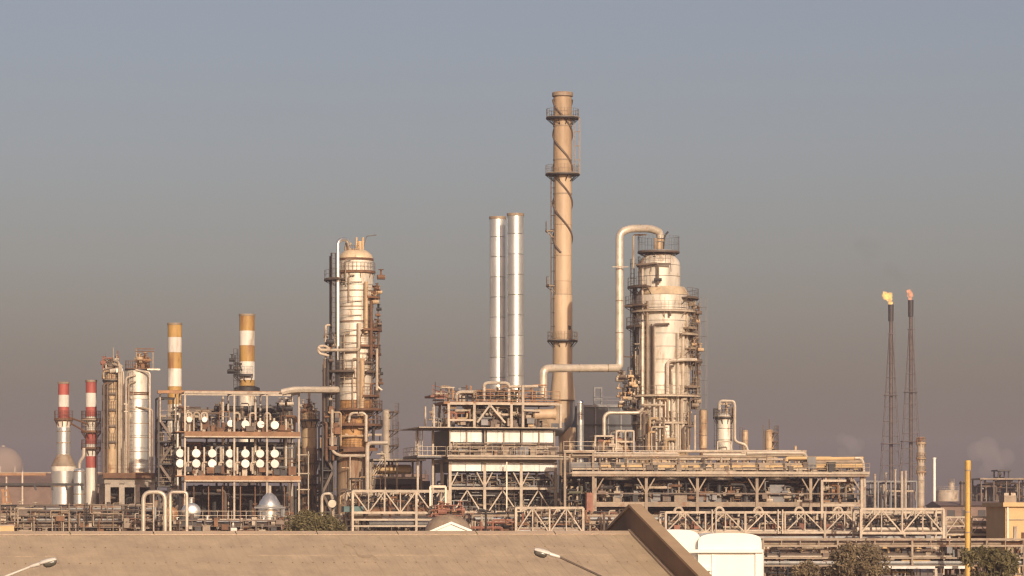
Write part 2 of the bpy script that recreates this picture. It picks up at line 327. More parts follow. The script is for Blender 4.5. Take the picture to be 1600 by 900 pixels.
# ------------------------------------------------------------------ banded stacks
def stack(name, label, px, w, Y, top, bands, low, group=None):
    k = Y / F; base = P(px, 0, Y); base.z = 0; th = thing(name, label, 'stack', base, group); cx, cy = base.x, base.y; r = w / 2 * k; y = top
    for h_, m in bands:
        shell(th, cx, cy, [(r - .04, zz(y + h_, Y)), (r, zz(y + h_, Y) + .01), (r, zz(y, Y) - .02), (r - .04, zz(y, Y))], m, 'paint_band', 28); y += h_
    shell(th, cx, cy, [(r + .08, zz(top, Y) - .25), (r + .08, zz(top, Y) + .02), (r - .1, zz(top, Y) + .02), (r - .1, zz(top, Y) - 2)], TAN, 'rim', 28)
    if low:
        prof = [(a / 2 * k, zz(b, Y)) for a, b, _ in low]
        for (a, b) in zip(range(len(low) - 1), range(1, len(low))): shell(th, cx, cy, [prof[b], prof[a]], low[b][2], 'shaft', 32)
        last = prof[-1]; shell(th, cx, cy, [(last[0], 0), (last[0], last[1])], low[-1][2], 'foot', 32)
    else: shell(th, cx, cy, [(r, 0), (r, zz(y, Y))], bands[-1][1], 'shaft', 28)
    return th
st = stack('banded_stack', 'slim red and white banded stack rising from a wide silver drum, leftmost', 99.5, 17, 420, 597, [(20, REDP), (19, FWHITE), (19, REDP)],
           [(21, 655, ALU), (21, 668, CLAD), (21, 710, ALU), (38, 727, TAN), (40, 729, TAN), (39, 736, CLAD), (37, 760, ALU), (37, 792, ALU)], 'red and white banded stacks')
for py in (657, 674, 692, 728, 741, 760): skirt_ring(st, st.location.x, st.location.y, (10.6 if py < 715 else 18.6) * .084, zz(py, 420), TAN, .14, .04)
ring_platform(st, st.location.x, st.location.y, zz(655, 420), 10 * .084, 15 * .084, -200, 20, RUST, RUST)
st2 = stack('banded_stack', 'slim red and white banded stack with bands down to its foot, second from left', 142.5, 17, 430, 594,
            [(20, REDP), (22, FWHITE), (15, REDP), (26, CLAD), (17, REDP), (19, FWHITE), (18, REDP)], [(17, 731, CLAD), (17, 800, CLAD)], 'red and white banded stacks')
for py, a in ((655, 0), (674, 0), (700, 0)): ring_platform(st2, st2.location.x, st2.location.y, zz(py, 430), 9 * .086, 16 * .086, a, a + 360, RUST if py > 670 else TAN, RUST)
ladder(st2, P(155, 800, 429), P(155, 655, 429), RUST)
for a in ((108, 652, 136, 662), (108, 660, 136, 676)): pipe(st2, [P(a[0], a[1], 425), P(a[2], a[3], 428)], .12, RUST)
d = thing('small_drum', 'narrow silver upright drum at the foot of the red and white stacks', 'drum', Vector((P(124, 0, 412).x, 412, 0)))
shell(d, d.location.x, 412, [(9 * .0824, 0), (9 * .0824, zz(738, 412))] + dome(9 * .0824, zz(738, 412), .6), ALU, 'shell', 28)
pipe(d, [P(124, 735, 412), P(124, 722, 412), P(131, 714, 412), P(131, 700, 412)], .22, PIPE)
for py in (737, 756, 772): skirt_ring(d, d.location.x, 412, 9 * .0824, zz(py, 412), TAN, .12, .04)
OW = lambda: [(22, OCHRE), (24, FWHITE), (25, OCHRE), (28, FWHITE), (28, OCHRE)]
stack('banded_stack', 'ochre and white banded stack behind the left end of exchanger frame', 273, 22, 432, 505, OW(), [(22, 632, OCHRE), (24, 640, CLAD), (24, 700, CLAD)], 'ochre and white banded stacks')
s4 = stack('banded_stack', 'taller ochre and white banded stack with a small side platform', 386, 24, 432, 491, [(26, OCHRE), (23, FWHITE), (25, OCHRE), (29, FWHITE), (12, OCHRE)],
           [(24, 603, OCHRE), (40, 606, DARK), (40, 612, DARK), (25, 614, CLAD), (25, 700, CLAD)], 'ochre and white banded stacks')
ring_platform(s4, s4.location.x, 432, zz(586, 432), 12 * .0864, 22 * .0864, 150, 300, DARK, DARK)
ring_platform(s4, s4.location.x, 432, zz(568, 432), 12 * .0864, 20 * .0864, 165, 235, DARK, DARK)
ladder(s4, P(368, 700, 430), P(368, 545, 430), DARK, cage=True)
rs = random.Random(21); valves(s4, Row(366, 429), 361, 372, 562, 586, 0, 2, 7, [DARK, BROWN, CREAM], rs)

# ------------------------------------------------------------------ left vessels
Y = 424; k = Y / F
t = thing('process_column', 'brown upright column wrapped in pipes beside the red and white stacks', 'column', Vector((P(175, 0, Y).x, Y, 0))); cx = t.location.x
shell(t, cx, Y, [(11 * k, 0), (11 * k, zz(640, Y))], CLADR, 'lower_shell'); courses(t, cx, Y, 11 * k, zz(640, Y), zz(592, Y), 3, CLADR); shell(t, cx, Y, [(11 * k, zz(592, Y))] + dome(11 * k, zz(592, Y), .9), CLADR, 'head')
ring_platform(t, cx, Y, zz(594, Y), 8 * k, 15 * k, 0, 360, DARK, TAN)
for px, y0, mt, r in ((186, 566, CREAM, .16), (189, 572, CREAM, .2), (162, 600, BROWN, .16), (168, 600, BROWN, .13), (193, 580, PIPE, .14)): pipe(t, [P(px, 790, Y - 1.6), P(px, y0, Y - 1.6), P(178, y0 - 3, Y - .6)], r, mt)
valves(t, Row(175, Y), 162, 186, 560, 592, -.6, .8, 22, [CLADR, BROWN, REDO, CREAM], rs); clutter(t, Row(175, Y), 161, 187, 556, 592, -1, 1, 16, [RUST, CLADR, BROWN, REDO], rs, (.06, .14), .7)
pipe(t, [P(166, 594, Y), P(166, 545, Y)], .05, GREYP); pipe(t, [P(177, 594, Y), P(177, 543, Y)], .06, CREAM); pipe(t, [P(184, 570, Y), P(184, 548, Y)], .09, REDO)
for py in (615, 640, 665, 690): ring_platform(t, cx, Y, zz(py, Y), 11 * k, 16 * k, 170, 300, BROWN, BROWN)
pipe(t, [P(190, 570, Y - 1), P(184, 578, Y - 1), P(172, 580, Y - 1)], .3, PIPE); bar(t, P(182, 579, Y - 1.4), P(192, 579, Y - 1.4), .5, WHITE, 'valve_box')
Y = 422; k = Y / F
t = thing('process_column', 'thick silver upright vessel with flared top and rusty overhead davit, left', 'column', Vector((P(215, 0, Y).x, Y, 0))); cx = t.location.x
shell(t, cx, Y, [(20 * k, 0), (20 * k, zz(738, Y))], CLADR, 'skirt'); courses(t, cx, Y, 20 * k, zz(738, Y), zz(624, Y), 6, ALU)
shell(t, cx, Y, [(20 * k, zz(624, Y)), (16.5 * k, zz(614, Y)), (19 * k, zz(580, Y)), (19 * k, zz(577, Y)), (.01, zz(575, Y))], CLAD, 'flared_top')
for py in (617, 614): skirt_ring(t, cx, Y, 17 * k, zz(py, Y), RUST, .18, .1)
for py in (640, 662, 684, 706): skirt_ring(t, cx, Y, 20 * k, zz(py, Y), TAN, .1, .03)
ring_platform(t, cx, Y, zz(577, Y), 4 * k, 20 * k, 0, 360, DARK, RUST)
rw = Row(215, Y)
for a, b in (((213, 577), (213, 546)), ((239, 577), (239, 550))): bar(t, rw.p(a[0], a[1]), rw.p(b[0], b[1]), .14, TAN, 'davit_post')
for py in (545, 549): bar(t, rw.p(211, py), rw.p(241, py), .14, RUST, 'davit_beam')
valves(t, rw, 211, 234, 560, 575, -1, 1, 16, [ORANGE, RUST, CLADR], rs); shell(t, P(223, 0, Y).x, Y, [(3 * k, zz(577, Y)), (4 * k, zz(560, Y)), (.01, zz(556, Y))], ORANGE, 'nozzle', 14)
bar(t, rw.p(228, 578, -1.8), rw.p(248, 578, -1.8), .2, PIPE)
for px, y0, m in ((197, 590, CREAM), (234, 582, PIPE), (201, 600, TAN), (238, 640, TAN)): pipe(t, [P(px, 790, Y - 2), P(px, y0, Y - 1.9), P(212, y0 - 4, Y - 1.7)], .13, m)
ladder(t, P(205, 738, Y - 1.75), P(205, 580, Y - 1.75), TAN); clutter(t, rw, 192, 202, 600, 740, -2, -1.4, 10, [PIPE, BROWN, TAN], rs, (.06, .14), .8)
t = thing('concrete_table', 'heavy brown concrete table under the silver left vessel', 'platform', Row(160, 414).g(200)); rw = Row(160, 414)
deck(t, rw, 163, 243, 741, 0, 10, CONC, 1.2); frame(t, rw, [168, 190, 214, 238], [757], 9, CONC, .7, 2); deck(t, rw, 160, 246, 740, -.6, -.02, RUST, .6, 'edge_beam')
clutter(t, rw, 165, 240, 758, 800, .5, 8, 40, [BROWN, RUST, TAN, DARK, PIPE], rs, (.08, .25)); railing(t, [rw.p(161, 740, -.5), rw.p(245, 740, -.5)], RUST)
deck(t, rw, 160, 246, 800, 9.5, 9.8, DARK, 6, 'shade_backing')  # dark sheet added to stand in for deep shade beneath the table

# ------------------------------------------------------------------ exchanger frame with round white covers
fr = Row(289, 392); K = fr.k
t = thing('exchanger_structure', 'open rust and cream steel frame holding rows of round white covers', 'structure', fr.g(370))
XS = [289, 366, 417, 467]
frame(t, fr, XS, [613, 682, 752, 812], 6.2, CREAM, .22, 1)
frame(t, Row(320, 403), [282, 350, 402, 452], [640, 700, 770], 8, BROWN, .26, 1)
for py in (674, 743):
    deck(t, fr, 274, 468, py, -.2, 7, ORANGE, .1); bar(t, fr.p(288, py + 4, -.28), fr.p(469, py + 4, -.28), .16, ORANGE, 'edge_beam', .6)
    bar(t, fr.p(288, py + 8.2, -.3), fr.p(469, py + 8.2, -.3), .2, CREAM, 'edge_beam', .16)
    railing(t, [fr.p(275, py, 6.8), fr.p(467, py, 6.8)], TAN)
bar(t, fr.p(289, 613, -.2), fr.p(468, 613, -.2), .2, CREAM, 'edge_beam', .3); bar(t, fr.p(250, 611, 3), fr.p(466, 611, 3), .3, ORANGE, 'monorail', .35)
bar(t, fr.p(262, 609, 6), fr.p(420, 609, 6), .3, RUST, 'monorail', .35)
for px, py in ((327, 640), (350, 640), (400, 640), (431, 640)): pass
rs = random.Random(5)
clutter(t, fr, 275, 462, 690, 742, 4.5, 13, 70, [BROWN, DARK, DARK, RUST, TAN, GREYP], rs, (.08, .3)); clutter(t, fr, 275, 340, 632, 672, 3, 12, 22, [BROWN, RUST, TAN, CREAM], rs, (.07, .18))
clutter(t, fr, 350, 460, 625, 672, 3, 12, 34, [BROWN, DARK, TAN, GREYP], rs, (.08, .25)); clutter(t, fr, 278, 462, 758, 830, 2, 12, 80, [BROWN, DARK, RUST, DARK], rs, (.1, .35)); valves(t, fr, 278, 460, 690, 740, 3, 8, 30, [DARK, BROWN, TAN], rs)
clutter(t, fr, 276, 466, 688, 742, 1.2, 4.5, 60, [DARK, DARK, BROWN, RUST, GREYP], rs, (.05, .16)); clutter(t, fr, 290, 466, 640, 673, 1.2, 5, 50, [DARK, BROWN, RUST, TAN], rs, (.05, .15)); boxes(t, fr, 290, 462, 664, 673, .3, 4, 26, [RUST, RUST, DARK, BROWN], rs); boxes(t, fr, 290, 462, 733, 742, .3, 4, 26, [RUST, BROWN, DARK, TAN], rs)
for px in (305, 328, 350, 378, 401, 425, 447): bar(t, fr.p(px, 830, 1.5), fr.p(px, 757, 1.5), .14, RUST, 'post')
for a in ((345, 635, 455), (380, 650, 455), (280, 650, 335)): pipe(t, [fr.p(a[0], a[1], 7), fr.p(a[2], a[1], 7)], .35, DARK)
deck(t, fr, 306, 500, 686, 12.8, 13.1, DARK, 4.4, 'shade_screen'); deck(t, fr, 306, 500, 757, 12.8, 13.1, DARK, 6.5, 'shade_screen'); deck(t, fr, 385, 480, 632, 12.8, 13.1, DARK, 2.4, 'shade_screen')  # dark sheets added behind the covers, standing in for the frame's inner shade
# cantilever stair bay at the left side
sb = Row(262, 396); t2 = thing('stair_tower', 'dark cluttered stair tower at the left side of exchanger frame', 'stair tower', sb.g(262))
frame(t2, sb, [248, 275], [622, 655, 690, 725, 760, 795], 3.4, DARK, .18); rs = random.Random(8)
for py in (655, 690, 725, 760, 795): deck(t2, sb, 247, 275, py, 0, 3.4, DARK, .1, 'landing'); railing(t2, [sb.p(247, py, -.05), sb.p(275, py, -.05)], TAN)
for i, py in enumerate((690, 725, 760, 795)):
    a, b = (249, 273) if i % 2 else (273, 249); mb = MB()
    for j in range(9): q = sb.p(a, py, .4).lerp(sb.p(b, py - 35, .4), (j + .5) / 9); mb.bar(q - sb.b * .4, q + sb.b * .4, .3, .05)
    mb.bar(sb.p(a, py, 0), sb.p(b, py - 35, 0), .08, .3); mb.bar(sb.p(a, py, .8), sb.p(b, py - 35, .8), .08, .3); mb.build('stair_flight', BROWN, t2)
clutter(t2, sb, 248, 274, 650, 760, .5, 4, 36, [DARK, BROWN, TAN, DARK, CREAM], rs, (.07, .18), .6); valves(t2, sb, 249, 274, 650, 760, 0, 3, 20, [TAN, DARK, BROWN], rs)
for px in (250, 274): pipe(t2, [sb.p(px, 660, -.2), sb.p(px, 612, -.2), sb.p(px + 10, 612, -.2)], .1, CREAM)
pipe(t2, [sb.p(247, 612, 1), sb.p(262, 612, 1)], .2, DARK)
# exchangers (one is built, the others are copies)
def exchanger(c, r, zsup):
    th = thing('heat_exchanger', '', 'exchanger', Vector((c.x, c.y, zsup)), 'round exchanger ends in the left frame'); b = fr.b
    MB().tube([c + b * .35, c + b * 3.6], r * .92, 18).build('shell', ALU, th)
    MB().tube([c + b * .16, c + b * .34], r * 1.02, 20).build('flange', TAN, th)
    MB().tube([c + b * -.02, c + b * .02, c + b * .15], [r * .86, r, r], 20).build('channel_cover', COVER, th)
    for dd in (.9, 3.0):
        q = c + b * dd; MB().bar(Vector((q.x, q.y, zsup)), Vector((q.x, q.y, c.z - r * .7)), r * 1.2, .2).build('saddle', CREAM, th)
    MB().tube([c + b * .7 + UP * r * .8, c + b * .7 + UP * (r + .35)], r * .3, 8).build('nozzle', PIPE, th)
    return th
ords = ['first', 'second', 'third', 'fourth', 'fifth', 'sixth', 'seventh']
def put(src, c, zsup, label):
    o = src if src.get('label') == '' else copy_tree(src, Vector((c.x, c.y, zsup))); o['label'] = label; return o
big = None; small = None; XD = [283, 308, 333, 361, 385, 408, 431]
for py, nm in ((724, 'lower'), (708, 'upper')):
    for i, px in enumerate(XD):
        c = fr.p(px, py, .9); zs = fr.z(743) if py == 724 else fr.z(715.2); z_at = zs
        if py == 724:
            big = big or exchanger(c, 6.6 * K, zs); put(big, c, zs, 'round white exchanger cover, lower of the two middle rows, %s from left' % ords[i])
        else:
            if i == 0: big2 = exchanger(c, 6.6 * K, zs); put(big2, c, zs, 'round white exchanger cover, upper of the two middle rows, first from left')
            else: put(big2, c, zs, 'round white exchanger cover, upper of the two middle rows, %s from left' % ords[i])
for i, (px, py, r) in enumerate(((297, 655, 4.6), (321, 655, 4.4), (362, 661, 5.6), (385, 662, 6.4), (409, 662, 5.8), (431, 663, 6.6))):
    c = fr.p(px, py, .9); e = exchanger(c, r * K, fr.z(674)); e['label'] = 'round white exchanger cover in the single top row, %s from left' % ords[i]
for px in (297, 309, 321, 372, 397, 420):
    pipe(t, [fr.p(px - 4, 672, 1.6), fr.p(px - 4, 644, 1.6), fr.p(px + 5, 644, 1.6), fr.p(px + 5, 655, 1.6)], .13, CREAM)
for px in (296, 321, 347, 373, 397, 420):
    pipe(t, [fr.p(px, 740, 1.4), fr.p(px, 698, 1.4)], .14, PIPE); pipe(t, [fr.p(px - 3, 735, 1.2), fr.p(px - 3, 722, 1.2), fr.p(px + 4, 722, 1.2)], .12, CREAM)
for px in (352, 403, 451): pipe(t, [fr.p(px, 741, 2.5), fr.p(px, 618, 2.5)], .17, PIPE)
pipe(t, [P(440, 613, 393), P(458, 609, 393), P(528, 609, 397)], .42, PIPE, rad=.6)
for px, py in ((437, 640), (452, 640)): valves(t, fr, px, px + 4, 622, 640, 0, 3, 4, [PIPE, DARK], rs)
# brown vessel right of the frame
Y = 408; k = Y / F
t = thing('process_column', 'brown rust-streaked column between exchanger frame and tall left tower', 'column', Vector((P(483, 0, Y).x, Y, 0))); cx = t.location.x
shell(t, cx, Y, [(12 * k, 0), (12 * k, zz(700, Y))], SKIRT, 'lower_shell'); courses(t, cx, Y, 12 * k, zz(700, Y), zz(652, Y), 3, CLADR); shell(t, cx, Y, [(12 * k, zz(652, Y))] + dome(12 * k, zz(652, Y), 1), CLADR, 'head')
ring_platform(t, cx, Y, zz(656, Y), 12 * k, 17 * k, 0, 360, DARK, RUST); pipe(t, [P(483, 646, Y), P(483, 610, Y)], .16, CREAM); valves(t, Row(483, Y), 474, 492, 634, 650, -1, 1, 12, [CREAM, RUST, PIPE, CLADR], rs)
for py in (724, 757): ring_platform(t, cx, Y, zz(py, Y), 12 * k, 16 * k, -150, 20, BROWN, BROWN)
rw = Row(483, Y - 2); clutter(t, rw, 468, 510, 690, 800, 0, 3, 26, [BROWN, TAN, RUST, DARK], rs, (.07, .2), .6)
for a in (711, 740, 765): bar(t, rw.p(462, a, -1), rw.p(482, a, -1), .14, CREAM)
bar(t, rw.p(480, 800, -1), rw.p(480, 705, -1), .14, CREAM, 'post'); bar(t, rw.p(466, 800, -1), rw.p(466, 705, -1), .12, CREAM, 'post')

# ------------------------------------------------------------------ tall left tower
Y = 400; k = Y / F; rw = Row(555, Y); rs = random.Random(11)
t = thing('fractionating_tower', 'tall pale clad left tower with rust-brown foot, ladders and side platforms', 'tower', Vector((P(556, 0, Y).x, Y, 0))); cx = t.location.x
shell(t, P(551, 0, Y).x, Y, [(25 * k, 0), (25 * k, zz(714, Y))], SKIRT, 'skirt'); shell(t, P(551, 0, Y).x, Y, [(25 * k, zz(714, Y)), (23 * k, zz(708, Y)), (24 * k, zz(700, Y)), (25 * k, zz(672, Y)), (26 * k, zz(650, Y))], RUSTY, 'rusty_section')
courses(t, cx, Y, 27 * k, zz(650, Y), zz(626, Y), 1, RUSTY); courses(t, cx, Y, 27 * k, zz(626, Y), zz(584, Y), 2, CLAD); courses(t, cx, Y, 27 * k, zz(584, Y), zz(406, Y), 9, CLAD)
shell(t, cx, Y, [(27 * k, zz(406, Y))] + dome(27 * k, zz(405, Y), 17 * k), HEADM, 'head')
for py in (406, 426, 455, 480, 503, 526, 553, 577, 600, 640): skirt_ring(t, cx, Y, 27 * k, zz(py, Y), RUST if py in (406, 640, 503) else TAN, .16 if py not in (406, 426) else .3, .06)
for py, a0, a1, r1, m in ((425, -180, 0, 31, RUST), (465, -60, 40, 38, RUST), (516, -70, 30, 41, RUST), (541, -75, 20, 37, RUST), (553, -50, 20, 40, RUST), (567, -80, 10, 33, BROWN), (581, -170, -90, 52, BROWN), (581, -60, 20, 38, BROWN), (437, 165, 240, 50, BROWN),
                          (619, -70, 30, 38, RUST), (640, -200, 40, 42, RUST), (664, -220, 30, 40, RUST), (700, -150, -30, 33, RUST)): ring_platform(t, cx, Y, zz(py, Y), 26 * k, r1 * k, a0, a1, m, m)
pipe(t, [P(528, 604, Y - 2.4), P(528, 374, Y - 2.4), P(543, 374, Y - 1.2), P(546, 390, Y - .6)], 3.1 * k, ALU, 'overhead_pipe', rad=1.0, n=14)
pipe(t, [P(518, 640, Y - 1.4), P(518, 395, Y - 1.4)], 1.5 * k, DARK); pipe(t, [P(515.5, 640, Y - 1.2), P(515.5, 400, Y - 1.2)], .08, DARK); ladder(t, P(521.5, 650, Y - 1.8), P(521.5, 396, Y - 1.8), BROWN, .45, cage=True)
for px, y0, r in ((557, 371, .14), (567, 371, .16), (562, 377, .3)): pipe(t, [P(px, 405, Y), P(px, y0, Y)], r, CLADR)
pipe(t, [P(568, 385, Y), P(573, 369, Y), P(588, 367, Y)], .07, GREYP, 'davit'); ring_platform(t, cx, Y, zz(399, Y), 8 * k, 18 * k, 120, 290, DARK, RUST)
for px, py in ((541, 378), (551, 392), (571, 400)): pipe(t, [P(px, 405, Y - .5), P(px, py, Y - .5), P(px + 8, py + 4, Y - .5)], .16, CLADR)
pipe(t, [P(561, 505, Y - 2.6), P(561, 547, Y - 2.6), P(513, 547, Y - 2.6), P(500, 547, Y - 2.6), P(497, 542, Y - 2.6)], .2, CREAM, rad=.5)
pipe(t, [P(514, 556, Y - 2.5), P(498, 552, Y - 2.5), P(497, 541, Y - 2.5), P(509, 540, Y - 2.5), P(516, 547, Y - 2.5)], .16, CREAM, rad=.8); pipe(t, [P(509, 575, Y - 2), P(509, 508, Y - 2), P(516, 508, Y - 2)], .14, CREAM)
for px, y0, y1, m, r in ((560, 505, 650, TAN, .22), (566, 560, 650, CLADR, .3), (512, 560, 660, DARK, .24), (507, 575, 660, BROWN, .15), (589, 545, 610, CREAM, .17), (572, 440, 520, CLADR, .25), (580, 470, 560, RUST, .2)): pipe(t, [P(px, y1, Y - 2.35), P(px, y0, Y - 2.35)], r, m)
pipe(t, [P(589, 544, Y - 1), P(589, 604, Y - 1), P(597, 610, Y - 1)], .14, PIPE)
valves(t, rw, 576, 592, 430, 630, -1.9, -.4, 24, [RUST, BROWN, CLADR, DARK], rs); valves(t, rw, 506, 524, 520, 700, -2.2, -.5, 24, [DARK, BROWN, RUST, CREAM], rs); clutter(t, rw, 500, 600, 640, 700, -2.6, 1, 48, [RUST, BROWN, CLADR, DARK, CREAM], rs, (.07, .2)); clutter(t, rw, 574, 592, 440, 640, -1.8, -.6, 14, [RUST, BROWN, CLADR], rs, (.06, .13), .7)
clutter(t, rw, 503, 526, 540, 720, -2.2, 0, 40, [DARK, DARK, BROWN, RUST], rs, (.07, .16), .8)
pipe(t, [P(519, 640, Y - 3), P(519, 705, Y - 3), P(530, 712, Y - 3), P(575, 712, Y - 3)], .2, CREAM, rad=.9); pipe(t, [P(572, 648, Y - 2.8), P(572, 690, Y - 2.8)], .2, PIPE); pipe(t, [P(545, 660, Y - 2.6), P(547, 645, Y - 2.6), P(572, 645, Y - 2.6), P(572, 670, Y - 2.6)], .17, PIPE, rad=.7)
pipe(t, [P(574, 790, Y - 3.2), P(574, 692, Y - 3.2), P(606, 692, Y - 3.2)], .26, PIPE); bar(t, P(537, 704, Y - 2.6), P(590, 702, Y - 2.6), .4, RUST)
for py in (440, 470, 492, 515, 535, 562, 590, 612): pipe(t, [P(530, py, Y - 2.32), P(548, py + .4, Y - 2.5), P(566, py, Y - 2.32)], .05, TAN, 'tracer_line')
for px, y0, y1 in ((538, 520, 600), (545, 430, 470), (551, 560, 640), (540, 405, 440)): pipe(t, [P(px, y1, Y - 2.5), P(px, y0, Y - 2.5), P(px + 9, y0, Y - 2.5)], .08, TAN)
clutter(t, rw, 526, 596, 700, 790, -3.4, -2.2, 16, [RUST, BROWN, DARK, CLADR, CREAM], rs, (.05, .16), .7); boxes(t, rw, 512, 526, 640, 712, -2.4, -1.6, 14, [RUST, BROWN, DARK], rs)
t2 = thing('stair_tower', 'dark steel stair shaft between the brown column and tall left tower', 'stair tower', Row(512, 398).g(512)); r2 = Row(512, 398)
frame(t2, r2, [504, 521], [665, 700, 735, 770, 800], 3, DARK, .16); clutter(t2, r2, 504, 522, 668, 790, .3, 3, 40, [DARK, DARK, BROWN], rs, (.08, .2), .7)
for py in (700, 735, 770): deck(t2, r2, 503, 523, py, 0, 3, DARK, .1, 'landing')
deck(t2, r2, 506, 524, 720, 2.6, 2.8, DARK, 5.5, 'shade_screen')  # dark sheet stands in for the shade inside the shaft
for i, (a, b) in enumerate(((504, 521), (521, 504), (504, 521))): bar(t2, r2.p(a, 700 + 35 * i, .2), r2.p(b, 735 + 35 * i, .2), .3, BROWN, 'stair_flight')
# slim vessel with cage ladder behind
Y = 440; k = Y / F
t = thing('process_column', 'slim cream column with caged ladder behind the tall left tower', 'column', Vector((P(604, 0, Y).x, Y, 0))); cx = t.location.x
shell(t, cx, Y, [(6 * k, 0), (6 * k, zz(646, Y))] + dome(6 * k, zz(644, Y), .4), CREAM, 'shell', 20); ladder(t, P(617, 730, Y), P(617, 643, Y), BROWN, .6, cage=True)
for py in (643, 672, 696): ring_platform(t, cx, Y, zz(py, Y), 6 * k, 20 * k, -50, 10, BROWN, BROWN)
# horizontal drum platform between the tower and the furnace
rw = Row(580, 402); t = thing('drum_platform', 'low steel platform with a thin roof holding a tan drum, left of furnace', 'platform', rw.g(615))
frame(t, rw, [583, 620, 658], [719, 746, 770, 800], 6, TAN, .24); deck(t, rw, 582, 664, 717, -.6, 7, CREAM, .22, 'roof_sheet'); deck(t, rw, 578, 660, 748, 0, 6, DARK, .7); clutter(t, rw, 582, 664, 752, 830, .5, 6, 70, [BROWN, DARK, RUST, TAN, CREAM], rs, (.08, .25))
for i in range(3): bar(t, rw.p(577 + i * 4, 744, -.5), rw.p(596 + i * 4, 716, -.5), .1, CREAM, 'brace')
deck(t, rw, 590, 690, 750, 8, 8.3, DARK, 7, 'shade_backing'); railing(t, [rw.p(620, 748, -.1), rw.p(664, 748, -.1)], CREAM)  # the dark sheet at the back takes the place of shade below the platform
hdrum('horizontal_drum', 'tan horizontal drum on the low platform left of furnace', 'drum', rw, 618, 733, 2.4, 4.4, .62, SAND, rw.z(748), 'u')

# ------------------------------------------------------------------ furnace with white panels
fu = Row(702, 380); K = fu.k; rs = random.Random(17)
t = thing('furnace', 'furnace block with bright white front panels, dark left side and deep steel legs', 'furnace', fu.g(780)); D = 11.0
def fbox(px0, px1, py0, py1, d0, d1, mat, name):
    a = [fu.p(px0, py1, d0), fu.p(px1, py1, d0), fu.p(px1, py1, d1), fu.p(px0, py1, d1)]; b = [q + UP * (fu.z(py0) - fu.z(py1)) for q in a]
    return MB().box8(a + b).build(name, mat, t)
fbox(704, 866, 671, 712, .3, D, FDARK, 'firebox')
for i, (a, b) in enumerate(((703, 753), (761, 813), (817, 865))):
    w = (b - a) / 3
    for j in range(3): fbox(a + w * j + .25, a + w * (j + 1) - .25, 672, 690.6, .12 - .02 * (j % 2), .28, PANEL, 'wall_panel'); fbox(a + w * j + .25, a + w * (j + 1) - .25, 692, 711, .14, .28, CONC, 'wall_panel')
fbox(652, 868, 667.5, 668.9, -1.3, D + .6, CREAM, 'roof_deck')
fbox(694, 884, 712.5, 714, -1.9, D, CREAM, 'walkway'); fbox(703, 870, 716, 722, .1, D - .5, TAN, 'floor_beam')
for i, (a, b) in enumerate(((702, 752), (753, 812), (816, 868))):
    w = (b - a) / 2
    for j in range(2): fbox(a + w * j + .3, a + w * (j + 1) - .3, 722.5, 736, -.15, .1, PANEL, 'hopper_panel')
fbox(704, 866, 723, 737, .12, D - 1, FDARK, 'hopper')
fr2 = [703, 757, 814, 868]
for d in (0, 5, 10.4):
    for px in fr2:
        g = fu.g(px, d); bar(t, g, Vector((g.x, g.y, fu.z(722))), .34, CREAM, 'leg')
for py in (763, 800):
    for d in (0, 5, 10.4):
        for a, b in zip(fr2[:-1], fr2[1:]): bar(t, fu.p(a + 2, py, d), fu.p(b - 2, py, d), .25, CREAM, 'beam', .3)
    for px in fr2: bar(t, fu.p(px, py, .2), fu.p(px, py, 10.2), .2, CREAM, 'beam', .3)
for a, b in zip(fr2[:-1], fr2[1:]):
    for s_ in ((a, a + 12), (b, b - 12)): brace(t, fu, (s_[0], 761), (s_[1], 738), -.02, CREAM, .15)
    m_ = (a + b) / 2
    for s_ in (a, b): brace(t, fu, (m_, 766), (m_ + (s_ - m_) * .75, 798), .05, CREAM, .15)
clutter(t, fu, 705, 866, 741, 761, .2, 2.5, 60, [GREYP, GALV, TAN, BROWN], rs, (.04, .12), .45); clutter(t, fu, 690, 880, 766, 828, .2, 2.5, 60, [GREYP, GALV, TAN, BROWN], rs, (.04, .12), .5); clutter(t, fu, 705, 866, 740, 762, .8, 9, 30, [DARK, BROWN, GREYP, TAN, GREEN], rs, (.08, .22)); clutter(t, fu, 690, 900, 766, 830, .8, 10, 110, [DARK, DARK, BROWN, GREYP, TAN], rs, (.08, .28))
fbox(720, 905, 739, 830, D - .6, D - .3, DARK, 'shade_backing')  # dark sheet behind the legs, standing in for deep shade
clutter(t, fu, 703, 868, 690, 711, -1.2, -.2, 46, [TAN, CREAM, GREYP, BROWN], rs, (.04, .1), .4); boxes(t, fu, 703, 866, 704, 711, -1, -.2, 24, [GREYP, TAN, BROWN], rs)
railing(t, [fu.p(695, 712.4, -1.8), fu.p(868, 712.4, -1.8)], CREAM, sp=1.3); bar(t, fu.p(695, 716.5, -1.85), fu.p(884, 716.5, -1.85), .15, TAN, 'edge_beam', .22)
bar(t, fu.p(786.5, 830, -1.9), fu.p(786.5, 722, -1.9), .16, PIPE, 'post')
for px, py in ((735, 694), (758, 694), (789, 694), (815, 694), (840, 694)):
    for q in (0, 5.5, 11): pipe(t, [fu.p(px - 26, py + q, -.3), fu.p(px - 2, py + q, -.3)], .08, TAN)
for px in (702.5, 729, 757, 787, 815, 842, 866): bar(t, fu.p(px, 712, -.1), fu.p(px, 671, -.1), .16, TAN, 'buckstay')
for px in (662, 686): bar(t, fu.g(px, 4), fu.p(px, 669.6, 4), .25, CREAM, 'leg')
deck(t, fu, 655, 703, 712, 1.2, D, GREYP, .2, 'side_walkway'); railing(t, [fu.p(700, 712, 1.3), fu.p(656, 712, 1.3), fu.p(656, 712, D)], CREAM, sp=.9)
for px in (660, 664): ladder(t, fu.p(px, 712, 3), fu.p(px, 670, 3), CREAM, .5)
